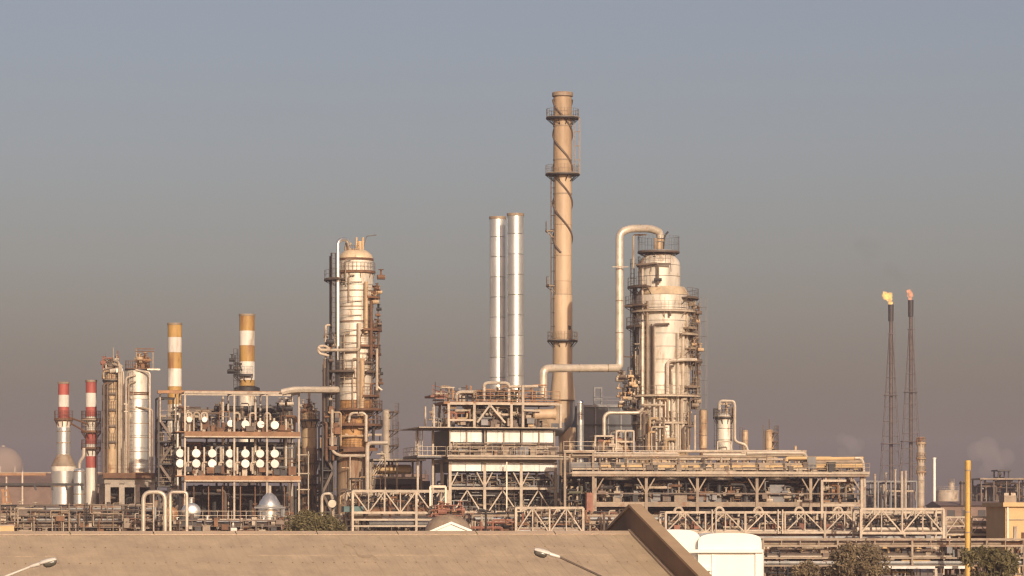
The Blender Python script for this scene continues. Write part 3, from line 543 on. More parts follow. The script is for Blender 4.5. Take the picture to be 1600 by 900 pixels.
# top house
tx = [702, 742, 800, 818]
for d in (.4, 6):
    for px, y0 in ((679, 632), (702, 630), (742, 630), (800, 630), (818, 601), (877, 630)):
        if d > 1 and px > 870: continue
        bar(t, fu.p(px, 667.6, d), fu.p(px, y0, d), .3 if px > 690 else .18, CREAM, 'post')
    for py in (630, 630 + 26):
        if py > 640: bar(t, fu.p(702, py, d), fu.p(742, py, d), .2, CREAM); continue
        for a, b in ((702, 742), (742, 800), (800, 877)): bar(t, fu.p(a + 2, py, d), fu.p(b - 2, py, d), .22, CREAM, 'beam', .3)
deck(t, fu, 694, 876, 627, .3, 7, ORANGE, .3); deck(t, fu, 680, 706, 616, 3, 7, REDO, .25)
for py in (621, 616, 611): bar(t, fu.p(686, py, 2.6), fu.p(704, py, 2.6), .12, REDO)
railing(t, [fu.p(745, 625, .35), fu.p(876, 625, .35)], ORANGE, r=.045); railing(t, [fu.p(683, 615, 3), fu.p(742, 625, 6.8), fu.p(800, 625, 6.8)], REDO, r=.045)
for a, b in ((766, 746), (766, 790)): bar(t, fu.p(a, 632, .2), fu.p(b, 660, .2), .22, CREAM, 'brace')
for i, px in enumerate((718, 724, 732)): pipe(t, [fu.p(px, 632, 2 + i * .5), fu.p(px, 611 - i * .5, 2 + i * .5), fu.p(px + 30, 611 - i * .5, 2 + i * .5)], .2, PIPE, rad=.7)
pipe(t, [fu.p(759, 626, 1), fu.p(759, 597, 1), fu.p(798, 597, 1), fu.p(798, 626, 1)], .2, PIPE, rad=.5); pipe(t, [fu.p(796, 603, .6), fu.p(842, 602, .6)], .17, CREAM); bar(t, fu.p(818, 640, .2), fu.p(845, 641, .2), .2, CREAM)
clutter(t, fu, 700, 740, 634, 666, 1, 6, 30, [REDO, CLADR, TAN, BROWN, CREAM], rs, (.07, .2)); clutter(t, fu, 690, 870, 600, 630, .6, 6, 50, [BROWN, ORANGE, TAN, CREAM, DARK, RUST], rs, (.05, .13), .6); clutter(t, fu, 742, 860, 632, 666, 1.0, 6, 60, [DARK, BROWN, GALV, CREAM], rs, (.05, .15), .7); boxes(t, fu, 690, 860, 655, 667, .5, 5, 40, [GREYP, BROWN, DARK, TAN], rs); clutter(t, fu, 742, 800, 634, 666, 1.5, 6, 44, [TAN, GREYP, BROWN, CREAM, GREEN], rs, (.08, .22), .65); clutter(t, fu, 745, 815, 604, 626, 1.5, 6, 34, [BROWN, ORANGE, TAN, GREEN], rs, (.07, .16)); clutter(t, fu, 680, 700, 632, 666, .6, 5, 16, [TAN, GREYP, CREAM], rs, (.06, .13), .9)
clutter(t, fu, 818, 845, 640, 667, 1, 4, 22, [BROWN, CLADR, CREAM], rs, (.1, .25)); valves(t, fu, 818, 850, 645, 667, .6, 3, 16, [CREAM, BROWN, CLADR], rs); valves(t, fu, 745, 800, 640, 666, .8, 4, 26, [CREAM, GREYP, BROWN], rs)
for i in range(4): hx = 746 + i * 14; pipe(t, [fu.p(hx, 667, 2.5), fu.p(hx, 636, 2.5)], .3 if i % 2 else .2, GALV)
MB().tube([fu.p(836, 646, 1.2), fu.p(838, 646, 1.2), fu.p(868, 645, 1.2), fu.p(871, 645, 1.2)], [.4, .62, .62, .74], 20).build('duct', BEIGE, t)
pipe(t, [fu.p(680, 632, 0), fu.p(680, 597, 0)], .04, DARK, 'mast')
for px, py in ((700, 604), (723, 607)):
    fl = thing('floodlight', 'small floodlight on a thin post above furnace roof, ' + ('left one' if px == 700 else 'right one'), 'floodlight', fu.p(px, 630, 2), 'furnace floodlights')
    bar(fl, fu.p(px, 630, 2), fu.p(px, py + 1, 2), .06, GREYP, 'post'); MB().bar(fu.p(px - 2, py, 2), fu.p(px + 2, py - 1.4, 2), .25, .25).build('lamp_head', GREYP if px > 710 else GALV, fl)
bar(fl, fu.p(723, 607, 2), fu.p(727, 606, 2), .05, GREYP, 'bracket')

# ------------------------------------------------------------------ twin silver stacks
for px, w, Y, top, lab in ((777.5, 25, 394.5, 339, 'bright silver twin stack, the left one, slightly lower and partly shaded'), (805.5, 25.5, 390.2, 334, 'bright silver twin stack, the right and slightly taller one')):
    k = Y / F; b = P(px, 0, Y); b.z = fu.z(667.5); t = thing('silver_stack', lab, 'stack', b, 'twin silver stacks'); cx = b.x; r = w / 2 * k
    n_ = 10; zt = zz(top, Y); z0 = b.z + 1.6
    courses(t, cx, Y, r, z0, zt, n_, ALU, 'cladding_ring', jit=.004); shell(t, cx, Y, [(r * 1.15, b.z), (r * 1.15, b.z + .3), (r * .98, b.z + .3), (r * .98, z0)], GALV, 'foot')
    shell(t, cx, Y, [(r, zt - .3), (r + .06, zt - .3), (r + .06, zt + .03), (r - .12, zt + .03), (r - .12, zt - 2.5)], TAN, 'rim')

# ------------------------------------------------------------------ beige chimney
Y = 416; k = Y / F; px = 879; b = P(px, 0, Y); b.z = 0; cx = b.x
t = thing('chimney', 'very tall beige chimney with spiral strakes and ring platforms, highest thing in view', 'chimney', b)
cuts = [580, 530, 461, 440, 400, 352, 303, 272, 250, 197, 152]
for i, (a, c) in enumerate(zip(cuts[:-1], cuts[1:])):
    r0 = 15.4 if a > 461 else 14.4; r1 = 15.4 if c >= 461 else 14.2
    if a == 461: r0 = 14.6
    shell(t, cx, Y, [(r0 * k - .04, zz(a, Y)), (r0 * k, zz(a, Y) + .03), (r1 * k, zz(c, Y) - .04), (r1 * k - .04, zz(c, Y))], BEIGE2 if c < 260 else BEIGE, 'shaft_section', 40)
shell(t, cx, Y, [(14.2 * k, zz(152, Y)), (16.4 * k, zz(150.5, Y)), (16.4 * k, zz(145.5, Y)), (15.8 * k, zz(144.5, Y)), (13.6 * k, zz(144.5, Y)), (13.4 * k, zz(170, Y))], TAN, 'rim', 40)
shell(t, cx, Y, [(19.5 * k, zz(625, Y)), (19 * k, zz(612, Y)), (15.4 * k, zz(580, Y))], BEIGE, 'cone', 40)
for q in range(2):
    pts = []; rr = 14.6 * k
    for i in range(0, 181):
        py = 156 + (396 - 156) * i / 180; th_ = 2 * math.pi * (py - 156) / 108 + q * math.pi + math.pi; pts.append((cx + rr * math.cos(th_), Y + rr * math.sin(th_), zz(py, Y)))
    MB().tube(pts, .15, 6).build('strake', BROWN, t)
for py, r1, m in ((184, 26, DARK), (272, 27, DARK), (532, 24, DARK)): ring_platform(t, cx, Y, zz(py, Y), 14 * k, r1 * k, 0, 360, m, TAN)
ring_platform(t, cx, Y, zz(446, Y), 14 * k, 26 * k, 160, 215, TAN, TAN); ring_platform(t, cx, Y, zz(360, Y), 14 * k, 27 * k, 165, 200, TAN, TAN)
ladder(t, P(861, 532, Y - .3), P(861, 272, Y - .3), BROWN, .5, Vector((0.3, .95, 0)), True); ladder(t, P(897.5, 272, Y), P(897.5, 184, Y), TAN, .5, Vector((.3, .95, 0)), True); MB().tube([P(889, 512, Y - 1.05), P(889, 512, Y - .9)], .3, 10).build('port', DARK, t)
for py in (461, 580, 303, 250, 197): skirt_ring(t, cx, Y, (15.4 if py > 470 else 14.5) * k, zz(py, Y), TAN, .14, .04)
el = [P(879, 612, Y), P(879, 640, Y), P(877, 652, Y - .2), P(869, 660, Y - .8), P(858, 663, Y - 2), P(846, 664, Y - 3.5)]
MB().tube(fillet(el, 1.0), 13.5 * k, 24).build('breeching_duct', BEIGE, t)
el2 = [q + Vector((.42, .5, -.42)) for q in el]; MB().tube(fillet(el2, 1.0), 14.5 * k, 24).build('duct_shade_jacket', GREYP, t)  # grey jacket stands in for shade on the elbow's right side and underside
shell(t, P(886, 0, Y).x, Y + .6, [(13 * k, 0), (13 * k, zz(690, Y)), (14 * k, zz(668, Y))], BEIGE, 'pedestal')
t = thing('silver_drum', 'narrow bright silver upright drum close right of the chimney foot', 'drum', Vector((P(907, 0, 409).x, 409, 0))); cx = t.location.x; k = 409 / F
shell(t, cx, 409, [(5.4 * k, 0), (5.4 * k, zz(664, 409))], GALV, 'support'); courses(t, cx, 409, 5.4 * k, zz(664, 409), zz(630, 409), 2, ALU); shell(t, cx, 409, [(5.4 * k, zz(630, 409))] + dome(5.4 * k, zz(629, 409), .35), ALU, 'head')
bk = Row(945, 436); t = thing('process_building', 'shaded blue-grey block with a railed roof behind the chimney foot', 'building', bk.g(945))
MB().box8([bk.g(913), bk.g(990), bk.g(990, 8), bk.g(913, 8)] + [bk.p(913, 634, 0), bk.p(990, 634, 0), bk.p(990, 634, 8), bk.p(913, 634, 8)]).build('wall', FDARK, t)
for px in (930, 950, 970): bar(t, bk.p(px, 700, -.1), bk.p(px, 636, -.1), .2, GREYP, 'pilaster')
bar(t, bk.p(911, 664, -.15), bk.p(990, 664, -.15), .2, DARK, 'ledge'); deck(t, bk, 911, 992, 633, -.3, 8.3, GREYP, .3, 'roof'); railing(t, [bk.p(928, 633, 0), bk.p(990, 633, 0)], GREYP)
for px in (929.5, 940.5): bar(t, bk.p(px, 633, .3), bk.p(px, 605, .3), .22, GREYP, 'hoist_post')
for py in (606, 623): bar(t, bk.p(929, py, .3), bk.p(941, py, .3), .2, GREYP, 'hoist_beam')

# ------------------------------------------------------------------ tall right tower
Y = 398; k = Y / F; rw = Row(1035, Y); rs = random.Random(23); base = P(1036, 0, Y); base.z = 0; cx = base.x
t = thing('fractionating_tower', 'stout pale right tower with domed top, many ring walkways and front pipes', 'tower', base)
xd = P(1030, 0, Y).x
shell(t, cx, Y, [(40 * k, 0), (40 * k, zz(700, Y))], CLADR, 'skirt'); courses(t, cx, Y, 42 * k, zz(704, Y), zz(462, Y), 12, CLAD)
shell(t, cx, Y, [(42 * k, zz(462, Y)), (33.5 * k, zz(449, Y))], HEADM, 'shoulder', 44); courses(t, xd, Y, 33 * k, zz(450, Y), zz(415, Y), 2, CLAD)
shell(t, xd, Y, [(33 * k, zz(415, Y))] + dome(33 * k, zz(414.5, Y), 20 * k), CLAD, 'head', 44)
ring_platform(t, P(1029, 0, Y).x, Y, zz(393.5, Y), 10 * k, 33 * k, 0, 360, BROWN, GREYP, h=1.9); shell(t, P(1030, 0, Y).x, Y, [(6 * k, zz(398, Y)), (6 * k, zz(378, Y)), (8 * k, zz(377, Y)), (8 * k, zz(374, Y)), (5 * k, zz(372, Y))], CLADR, 'top_nozzle', 18)
pipe(t, [P(1024, 392, Y - .6), P(1024, 372, Y - .6)], .2, TAN); pipe(t, [P(1036, 392, Y), P(1038, 369, Y), P(1044, 362, Y)], .12, DARK, 'davit')
for py, a0, a1, r1, m in ((415, 150, 285, 40, BROWN), (449, 180, 240, 56, BROWN), (466, -50, 50, 56, BROWN), (478, 170, 235, 60, BROWN), (487, -170, -10, 52, CREAM), (511, 170, 230, 58, BROWN), (513, -45, 40, 55, TAN), (523, -60, 40, 56, CREAM), (545, -40, 40, 55, TAN), (563, -70, 30, 55, CREAM), (588, 175, 225, 56, BROWN), (605, -50, 40, 58, TAN), (619, -190, 10, 59, CREAM), (661, -190, 10, 50, CREAM), (688, -160, -60, 46, CREAM), (640, 170, 225, 62, BROWN)):
    ring_platform(t, cx, Y, zz(py, Y), 41 * k, r1 * k, a0, a1, m, TAN if m is CREAM else m)
for i, (px, y0, y1, r, m) in enumerate(((1000.5, 504, 650, 2.4, ALU), (1011.5, 470, 704, 1.9, TAN), (1004, 420, 500, 1.6, PIPE), (1022, 510, 704, 2.2, PIPE), (1018, 506, 620, 1.2, BROWN), (1045, 566, 620, 2.0, TAN), (1050, 580, 704, 1.5, CREAM), (1059, 520, 704, 2.6, PIPE), (1067, 524, 704, 3.0, PIPE), (1073, 490, 704, 1.8, PIPE), (1031, 620, 704, 2.0, PIPE), (1038, 625, 704, 1.4, RUST), (1056, 660, 704, 1.6, CREAM), (1063, 660, 704, 1.5, CREAM), (1008, 620, 704, 1.8, TAN), (995, 660, 704, 1.8, TAN))):
    off = math.sqrt(max(0, 42 ** 2 - (px - 1036) ** 2)) * k + r * k + .25; pipe(t, [P(px, y1, Y - off), P(px, y0, Y - off)], r * k, m)
f_ = Y - 42 * k - .5
pipe(t, [P(1021, 620, f_), P(1021, 507, f_), P(1046, 506, f_)], .14, BROWN); pipe(t, [P(1047, 494, f_), P(1047, 483, f_)], .15, BROWN); pipe(t, [P(1043, 620, f_), P(1043, 564, f_), P(1066, 562, f_), P(1088, 562, f_ + 1)], .22, PIPE); pipe(t, [P(1047, 600, f_), P(1047, 572, f_), P(1053, 572, f_)], .14, BROWN)
pipe(t, [P(1028, 445, Y - 3.2), P(1028, 411, Y - 3.2), P(994, 414, Y - 3.2)], .14, BROWN); pipe(t, [P(1022, 437, Y - 3.2), P(1034, 437, Y - 3.2)], .2, DARK)
pipe(t, [P(1004, 504, Y - 3), P(1004, 640, Y - 3.5), P(998, 645, Y - 4), P(950, 645, Y - 4), P(944, 651, Y - 4), P(944, 690, Y - 4)], 3.0 * k, PIPE, rad=.6, n=12)
# shaded caged ladder run on its left
pipe(t, [P(992, 690, Y + .5), P(992, 450, Y + .5)], 4.0 * k, GREYP, 'side_duct'); ladder(t, P(988, 640, Y), P(988, 405, Y), DARK, .5, cage=True); ladder(t, P(1095, 640, Y), P(1095, 465, Y), GREYP, .5, Vector((.4, .9, 0)), True)
valves(t, rw, 964, 995, 588, 640, -2.5, -.5, 40, [DARK, CREAM, BROWN, CLADR], rs); valves(t, rw, 1074, 1086, 470, 640, -2.6, -.8, 30, [BROWN, CLADR, TAN], rs); clutter(t, rw, 985, 1000, 455, 620, -2.4, -.6, 26, [DARK, BROWN, CREAM], rs, (.06, .13), .6); clutter(t, rw, 1076, 1086, 470, 640, -2.6, -1, 18, [TAN, CLADR, BROWN], rs, (.06, .12), .8); clutter(t, rw, 990, 1080, 625, 704, -4.2, -3.5, 34, [TAN, CREAM, BROWN, CLADR], rs, (.07, .2), .75)
valves(t, rw, 998, 1060, 400, 412, -2, 1, 6, [BROWN, DARK], rs)
pv = thing('vapour_pipe', 'thick pale vapour pipe looping over the right tower and down to furnace', 'pipe', Vector((P(968, 0, 394).x, 394, zz(575, 394))))
kk = 394 / F
full = [P(1032, 372, 397.6), P(1030, 362, 397.5), P(1016, 357, 396.5), P(984, 357, 394.5), P(968, 364, 394), P(968, 560, 394), P(968, 575, 393.8), P(866, 575.5, 388), P(849, 576, 387), P(849, 624, 387)]
MB().tube(fillet(full, 1.5, 8), 6.1 * kk, 18).build('pipe_run', PIPE, pv)
for p, q in ((P(968, 417, 394), UP), (P(968, 470, 394), UP), (P(968, 520, 394), UP), (P(950, 575.1, 392.7), Vector((1, .06, 0))), (P(905, 575.3, 390.2), Vector((1, .06, 0))), (P(1000, 357, 395.5), Vector((1, .06, 0))), (P(849, 605, 387), UP)): MB().tube([p - q * .06, p + q * .06], 6.5 * kk, 18).build('joint_ring', TAN, pv)
bar(pv, P(957, 417, 393), P(982, 417, 393), .12, CREAM, 'bracket'); bar(pv, P(972, 557, 394), P(990, 558, 396), .14, BROWN, 'bracket'); bar(pv, P(972, 478, 394), P(995, 478, 396), .14, BROWN, 'bracket')
pipe(t, [P(990, 420, Y - 2), P(990, 367, Y - 2), P(1010, 367, Y - 1)], .1, CLADR)

# ------------------------------------------------------------------ equipment left of and around the right tower's foot
ac = Row(930, 372, 6); K = ac.k; rs = random.Random(31)
t = thing('air_cooler_bank', 'long raised air cooler deck with header boxes, pipes and silver fan rings below', 'air cooler', ac.g(1110, 4)); D = 9.0
POSTS = [930, 1010, 1090, 1183, 1267, 1347]
deck(t, ac, 893, 1357, 740, -.5, D, TAN, .32)
bar(t, ac.p(893, 738.5, -.56), ac.p(1357, 738.5, -.56), .14, CREAM, 'edge_beam', .3)
for d in (.3, D - .6):
    for px in POSTS:
        g = ac.g(px, d); bar(t, g, Vector((g.x, g.y, ac.z(744.5))), .34, TAN, 'post')
    for a, b in zip(POSTS[:-1], POSTS[1:]): bar(t, ac.p(a + 2.5, 788, d), ac.p(b - 2.5, 788, d), .3, TAN, 'beam', .55); bar(t, ac.p(a + 2.5, 771, d), ac.p(b - 2.5, 771, d), .14, BROWN, 'beam', .16)
    for px in POSTS:
        for s_ in (-14, 14):
            if 925 < px + s_ < 1350: bar(t, ac.p(px, 770, d - .02), ac.p(px + s_, 746, d - .02), .15, TAN, 'brace')
for px in POSTS: bar(t, ac.p(px, 788, .5), ac.p(px, 788, D - .8), .2, TAN, 'beam', .5)
deck(t, ac, 926, 1276, 784, .4, D - 1, BROWN, .15, 'lower_deck')
# header boxes and bundles: one object for every bundle
edges = [890, 937, 978, 1018, 1060, 1100, 1142, 1183, 1225, 1262]
for i, (a, b) in enumerate(zip(edges[:-1], edges[1:])):
    m_ = GREYP if i == 0 else TAN; y0 = 722 + (rs.random() * 2)
    MB().slab([ac.p(a + 1, y0, .2), ac.p(b - 1, y0, .2), ac.p(b - 1, y0, D - 1), ac.p(a + 1, y0, D - 1)], 1.05).build('tube_bundle', m_, t)
    MB().slab([ac.p(a + 1.5, 726.5, -.05), ac.p(b - 1.5, 726.5, -.05), ac.p(b - 1.5, 726.5, .19), ac.p(a + 1.5, 726.5, .19)], .32).build('header_box', SAND if i else GREYP, t)
    bar(t, ac.p(a, 740, -.1), ac.p(a, 716, -.1), .2, BROWN, 'bundle_post'); pipe(t, [ac.p(a + 2, 733, -.3), ac.p(b - 2, 733, -.3)], .11, CREAM)
    for j in range(2): x = a + (b - a) * (.3 + .4 * j); pipe(t, [ac.p(x, 724, 1), ac.p(x, 712, 1), ac.p(x + 6, 712, 1)], .12, rs.choice([CREAM, PIPE]))
for a, b, y, r, m_ in ((893, 1060, 708.5, .2, PIPE), (893, 1200, 713, .16, TAN), (1040, 1262, 704.5, .17, CREAM), (1100, 1262, 710, .2, PIPE), (980, 1262, 717, .13, CREAM), (1160, 1262, 708, .2, CREAM)): pipe(t, [ac.p(a, y, .8), ac.p(b, y, .8)], r, m_)
pipe(t, [ac.p(1168, 708, .6), ac.p(1200, 707, .6), ac.p(1258, 707, .6), ac.p(1262, 714, .6)], .22, PIPE); pipe(t, [ac.p(1230, 720, .5), ac.p(1231, 715, .5), ac.p(1300, 715, .5)], .2, SAND)
MB().slab([ac.p(1262, 713, .3), ac.p(1276, 713, .3), ac.p(1276, 713, 3), ac.p(1262, 713, 3)], 1.7).build('junction_box', GREYP, t)
for y in (716, 722, 728): pipe(t, [ac.p(1276, y, .5), ac.p(1350, y - 1, .5)], .2 if y < 720 else .3, SAND if y != 722 else TAN)
clutter(t, ac, 1276, 1350, 718, 738, .2, 4, 26, [SAND, TAN, BROWN], rs, (.07, .16)); clutter(t, ac, 935, 1260, 704, 722, .4, 6, 70, [CREAM, TAN, BROWN, PIPE, CLADR], rs, (.06, .15)); clutter(t, ac, 895, 1345, 729, 738, -.3, .1, 30, [BROWN, CREAM, TAN], rs, (.05, .1), .3)
railing(t, [ac.p(893, 712, -.4), ac.p(1060, 712, -.4)], CREAM, sp=3.0); railing(t, [ac.p(893, 738, -.5), ac.p(1357, 738, -.5)], TAN)
pipe(t, [ac.p(1336, 715, .3), ac.p(1346, 715, .3), ac.p(1350, 722, .3), ac.p(1352, 760, .3)], .16, PIPE)
for px in (970, 1050, 1129, 1217):
    for d in (2.4, 6.2):
        c = ac.p(px, 744, d); f = MB(); f.lathe(c.x, c.y, [(1.75, c.z), (1.8, c.z - .3), (1.95, c.z - .42), (1.85, c.z - .42), (1.65, c.z)], 28); fo = f.build('fan_ring', ALU, t)
        fb = MB(); h0 = c - UP * .45; fb.tube([h0 - UP * .2, h0 + UP * .25], .22, 10)
        for q in range(4): a = R(90 * q + 20); dv = Vector((math.cos(a), math.sin(a), 0)); fb.bar(h0, h0 + dv * 1.55, .3, .05)
        fb.build('fan', DARK, fo); mt = MB(); mt.tube([c - UP * .9, c - UP * 1.9], .3, 10); mt.bar(c - UP * 1.95 - ac.u * 2, c - UP * 1.95 + ac.u * 2, .2, .15); mt.build('motor', DARK, fo)
clutter(t, ac, 935, 1270, 748, 784, 1.0, 8, 150, [DARK, BROWN, TAN, GREYP, RUST, CREAM], rs, (.07, .25)); boxes(t, ac, 935, 1270, 774, 783, .4, 4, 50, [BROWN, BROWN, GREYP, TAN, RUST, DARK], rs); boxes(t, ac, 935, 1345, 728, 737, -.2, .1, 24, [BROWN, DARK, TAN], rs); valves(t, ac, 935, 1270, 768, 784, .5, 4, 60, [CREAM, RUST, BROWN, GREYP, TAN], rs)
clutter(t, ac, 1280, 1345, 750, 785, .6, 8, 34, [DARK, REDO, TAN, GREYP, ORANGE], rs, (.08, .25)); valves(t, ac, 1280, 1345, 760, 785, .5, 4, 20, [CREAM, ORANGE, DARK], rs)
deck(t, ac, 925, 1300, 745, D - .3, D, DARK, 8.5, 'shade_backing')  # dark sheet added as the shade beneath the deck
MB().slab([ac.p(1205, 757, 1), ac.p(1228, 757, 1), ac.p(1228, 757, 2.4), ac.p(1205, 757, 2.4)], 2.0).build('control_cabinet', GREYP, t)
MB().slab([ac.p(1055, 772, .6), ac.p(1075, 772, .6), ac.p(1075, 772, 2), ac.p(1055, 772, 2)], .9).build('equipment_box', TAN, t)
fr3 = Row(1284, 368, 6)
for px in (1284, 1346): g = fr3.g(px); bar(t, g, Vector((g.x, g.y, fr3.z(750))), .3, CREAM, 'post')
bar(t, fr3.p(1286, 751, 0), fr3.p(1322, 751, 0), .26, CREAM); bar(t, fr3.p(1286, 789, 0), fr3.p(1344, 789, 0), .3, CREAM); deck(t, ac, 1284, 1346, 787, .2, 6, TAN, .2, 'lower_deck')
deck(t, ac, 880, 928, 705, -.5, 6, TAN, .2, 'side_walkway')
for px in (882, 926): bar(t, ac.g(px, -.3), ac.p(px, 706, -.3), .26, TAN, 'post')
railing(t, [ac.p(880, 705, -.5), ac.p(928, 705, -.5)], CREAM, sp=2.2)
clutter(t, ac, 882, 930, 742, 800, .3, 7, 46, [DARK, BROWN, TAN, CREAM, GREEN], rs, (.08, .24)); clutter(t, ac, 925, 1275, 792, 832, .5, 8, 90, [DARK, BROWN, RUST, REDO, GREYP], rs, (.09, .25))
MB().bar(ac.p(919, 800, -.8), ac.p(919, 770, -.8), .75).build('red_duct', REDO, t)

# pump house frames on the deck, left of the right tower
r2 = Row(960, 384); t = thing('skid_frame', 'cream open frame with rusty pumps and pipes left of right tower foot', 'frame', r2.p(960, 740, 3.2)); zb = r2.z(741)
frame(t, r2, [963, 977, 990], [673, 690], 3, CREAM, .2, 1, zb); clutter(t, r2, 932, 990, 682, 706, .3, 3, 36, [REDO, BROWN, CLADR, CREAM, TAN], rs, (.07, .22)); valves(t, r2, 934, 990, 686, 706, 0, 3, 26, [REDO, BROWN, CREAM], rs)
deck(t, r2, 930, 960, 680, .2, 3, CREAM, .2); MB().tube([r2.p(936, 697, 1), r2.p(952, 697, 1)], .55, 14).build('pump_casing', BROWN, t)
for px in (931, 959): bar(t, Vector((*r2.g(px, .3).xy, zb)), r2.p(px, 680, .3), .2, CREAM, 'post')
# smaller columns right of the tower
def column(label, px, w, Y, top, bot, mat, n=3, skirt=SKIRT, name='process_column'):
    k = Y / F; th = thing(name, label, 'column', Vector((P(px, 0, Y).x, Y, 0))); c = th.location.x
    shell(th, c, Y, [(w / 2 * k, 0), (w / 2 * k, zz(bot, Y))], skirt, 'skirt', 24); courses(th, c, Y, w / 2 * k, zz(bot, Y), zz(top, Y), n, mat); shell(th, c, Y, [(w / 2 * k, zz(top, Y))] + dome(w / 2 * k, zz(top, Y) - .01, w * .25 * k, 5), mat, 'head', 24); return th, c, k
th, c, k = column('cream clad column with dark cap and side pipe, right of right tower', 1132, 26, 410, 652, 705, CLAD)
ring_platform(th, c, 410, zz(652, 410), 12 * k, 18 * k, 0, 360, DARK, TAN); rw = Row(1132, 410); clutter(th, rw, 1122, 1145, 628, 652, -1, 1, 18, [TAN, CLADR, CREAM], rs, (.06, .13), .7)
pipe(th, [P(1124, 640, 408), P(1124, 626, 408), P(1146, 627, 408), P(1148, 632, 408), P(1148, 690, 408), P(1165, 695, 408), P(1168, 704, 408)], .2, PIPE); ladder(th, P(1119, 705, 408.6), P(1119, 640, 408.6), DARK)
for px in (1121, 1143): bar(th, P(px, 720, 407), P(px, 690, 407), .16, CREAM, 'post')
bar(th, P(1121, 690, 407), P(1143, 690, 407), .16, CREAM, 'beam')
th, c, k = column('brown hazy column just right of the right tower, beside the cream one', 1099, 12, 450, 642, 700, CLADR); ladder(th, P(1090, 700, 449), P(1090, 640, 449), BROWN, cage=True)
th, c, k = column('short brown column behind the air cooler deck, left of a taller one', 1164, 10, 520, 674, 715, CLADR); ladder(th, P(1158, 715, 519), P(1158, 668, 519), BROWN, cage=True)
th, c, k = column('brown column behind the air cooler deck with platforms and spindly top', 1202, 14, 520, 674, 715, CLADR)
for py in (676, 690, 702): ring_platform(th, c, 520, zz(py, 520), 7 * k, 15 * k, -60, 60, BROWN, BROWN)
pipe(th, [P(1202, 674, 520), P(1202, 655, 520)], .08, BROWN); pipe(th, [P(1193, 715, 519), P(1193, 664, 519)], .1, BROWN)
th, c, k = column('thin far column poking above the right end of air cooler deck', 1243, 4, 560, 697, 720, CLADR)

# ------------------------------------------------------------------ truss bridges and pipe racks
def rack(label, px0, px1, Y0, top, bot, bays, levels, npipes, seed, mat=CREAM, depth=5, a=AX, w=.26, name='pipe_rack', mid=True, peak=True, diag=True):
    rw = Row(px0, Y0, a); rs = random.Random(seed); th = thing(name, label, 'pipe rack', rw.g((px0 + px1) / 2, depth / 2)); st_ = (px1 - px0) / bays; xs = [px0 + st_ * i for i in range(bays + 1)]
    for d in (0, depth):
        for i, (x0, x1) in enumerate(zip(xs[:-1], xs[1:])):
            for py, h in ((top, 1.0), (bot, 1.0)): bar(th, rw.p(x0 + .01, py, d), rw.p(x1 - .01, py, d), w, mat, 'chord', w * 1.15)
            m_ = (x0 + x1) / 2
            for s_ in ((x0, m_), (x1, m_)) if diag else (): bar(th, rw.p(s_[0], bot if peak else top, d), rw.p(s_[1], top if peak else bot, d), w * .62, mat, 'brace')
            if mid: bar(th, rw.p(m_, top, d), rw.p(m_, bot, d), w * .55, mat, 'vertical')
        for i, x in enumerate(xs):
            if i % 2 == 0 or i == bays: bar(th, rw.g(x, d), rw.p(x, top, d), w * 1.15, mat, 'post')
            else: bar(th, rw.p(x, bot, d), rw.p(x, top, d), w * .8, mat, 'vertical')
    for x in xs:
        for py in (top, bot) + tuple(levels): bar(th, rw.p(x, py, .1), rw.p(x, py, depth - .1), w * .7, mat, 'cross_beam', w * .8)
    for py in levels:
        for d in (0, depth): bar(th, rw.p(px0, py, d), rw.p(px1, py, d), w * .8, mat, 'beam', w * .9)
    lv = [bot] + list(levels)
    for i in range(npipes):
        py = rs.choice(lv); r = rs.choice([.08, .1, .14, .2, .26]); d = rs.uniform(.4, depth - .4); a0 = px0 - 2 if rs.random() < .7 else rs.uniform(px0, px1 - 60); a1 = px1 + 2 if rs.random() < .7 else rs.uniform(a0 + 40, px1); up = Vector((0, 0, r + w * .45))
        pts = [rw.p(a0, py, d) + up, rw.p(a1, py, d) + up]
        if rs.random() < .35: pts.append(pts[-1] + UP * rs.uniform(.6, 1.6))
        pipe(th, pts, r, rs.choice([TAN, PIPE, BROWN, BROWN, RUST, GALV]), n=7)
    return th, rw, xs
th, rw, xs = rack('long cream truss pipe bridge crossing the right half, front of the air cooler', 1040, 1475, 330, 800.5, 832, 7, (842, 846.5, 872), 34, 41, CREAM, 5, 4, .2)
rs = random.Random(43); boxes(th, rw, 1042, 1470, 822, 831, .5, 5, 60, [BROWN, RUST, DARK, REDO, TAN], rs); boxes(th, rw, 1190, 1480, 850, 871, .2, 5, 50, [BROWN, RUST, DARK, TAN, CREAM], rs); clutter(th, rw, 1042, 1470, 804, 830, 1, 9, 120, [BROWN, RUST, TAN, DARK, GREYP, CREAM], rs, (.06, .2)); clutter(th, rw, 1190, 1480, 850, 870, .4, 5, 90, [BROWN, RUST, TAN, CREAM, SAND], rs, (.05, .15)); valves(th, rw, 1190, 1480, 850, 870, 0, 4, 60, [TAN, CREAM, RUST, BROWN, SAND], rs)
for x in (1062, 1126, 1187, 1251, 1312): pipe(th, [rw.p(x - 7, 800, 1), rw.p(x - 4, 793, 1), rw.p(x + 4, 793, 1), rw.p(x + 7, 800, 1)], .14, CREAM, rad=.3)
for x in (1112, 1118, 1215, 1222): bar(th, rw.p(x, 834, -.3), rw.p(x, 796, -.3), .14, CREAM, 'post')
MB().slab([rw.p(1190, 868, -.3), rw.p(1480, 868, -.3), rw.p(1480, 868, .3), rw.p(1190, 868, .3)], .3).build('catwalk', TAN, th)
th, rw, xs = rack('short bright truss frame rising above the right end of pipe bridge', 1345, 1474, 322, 795.5, 833, 2, (), 6, 47, CREAM, 4, 4, .22); clutter(th, rw, 1348, 1472, 802, 830, .6, 4, 40, [BROWN, TAN, CREAM, DARK], rs, (.06, .18))
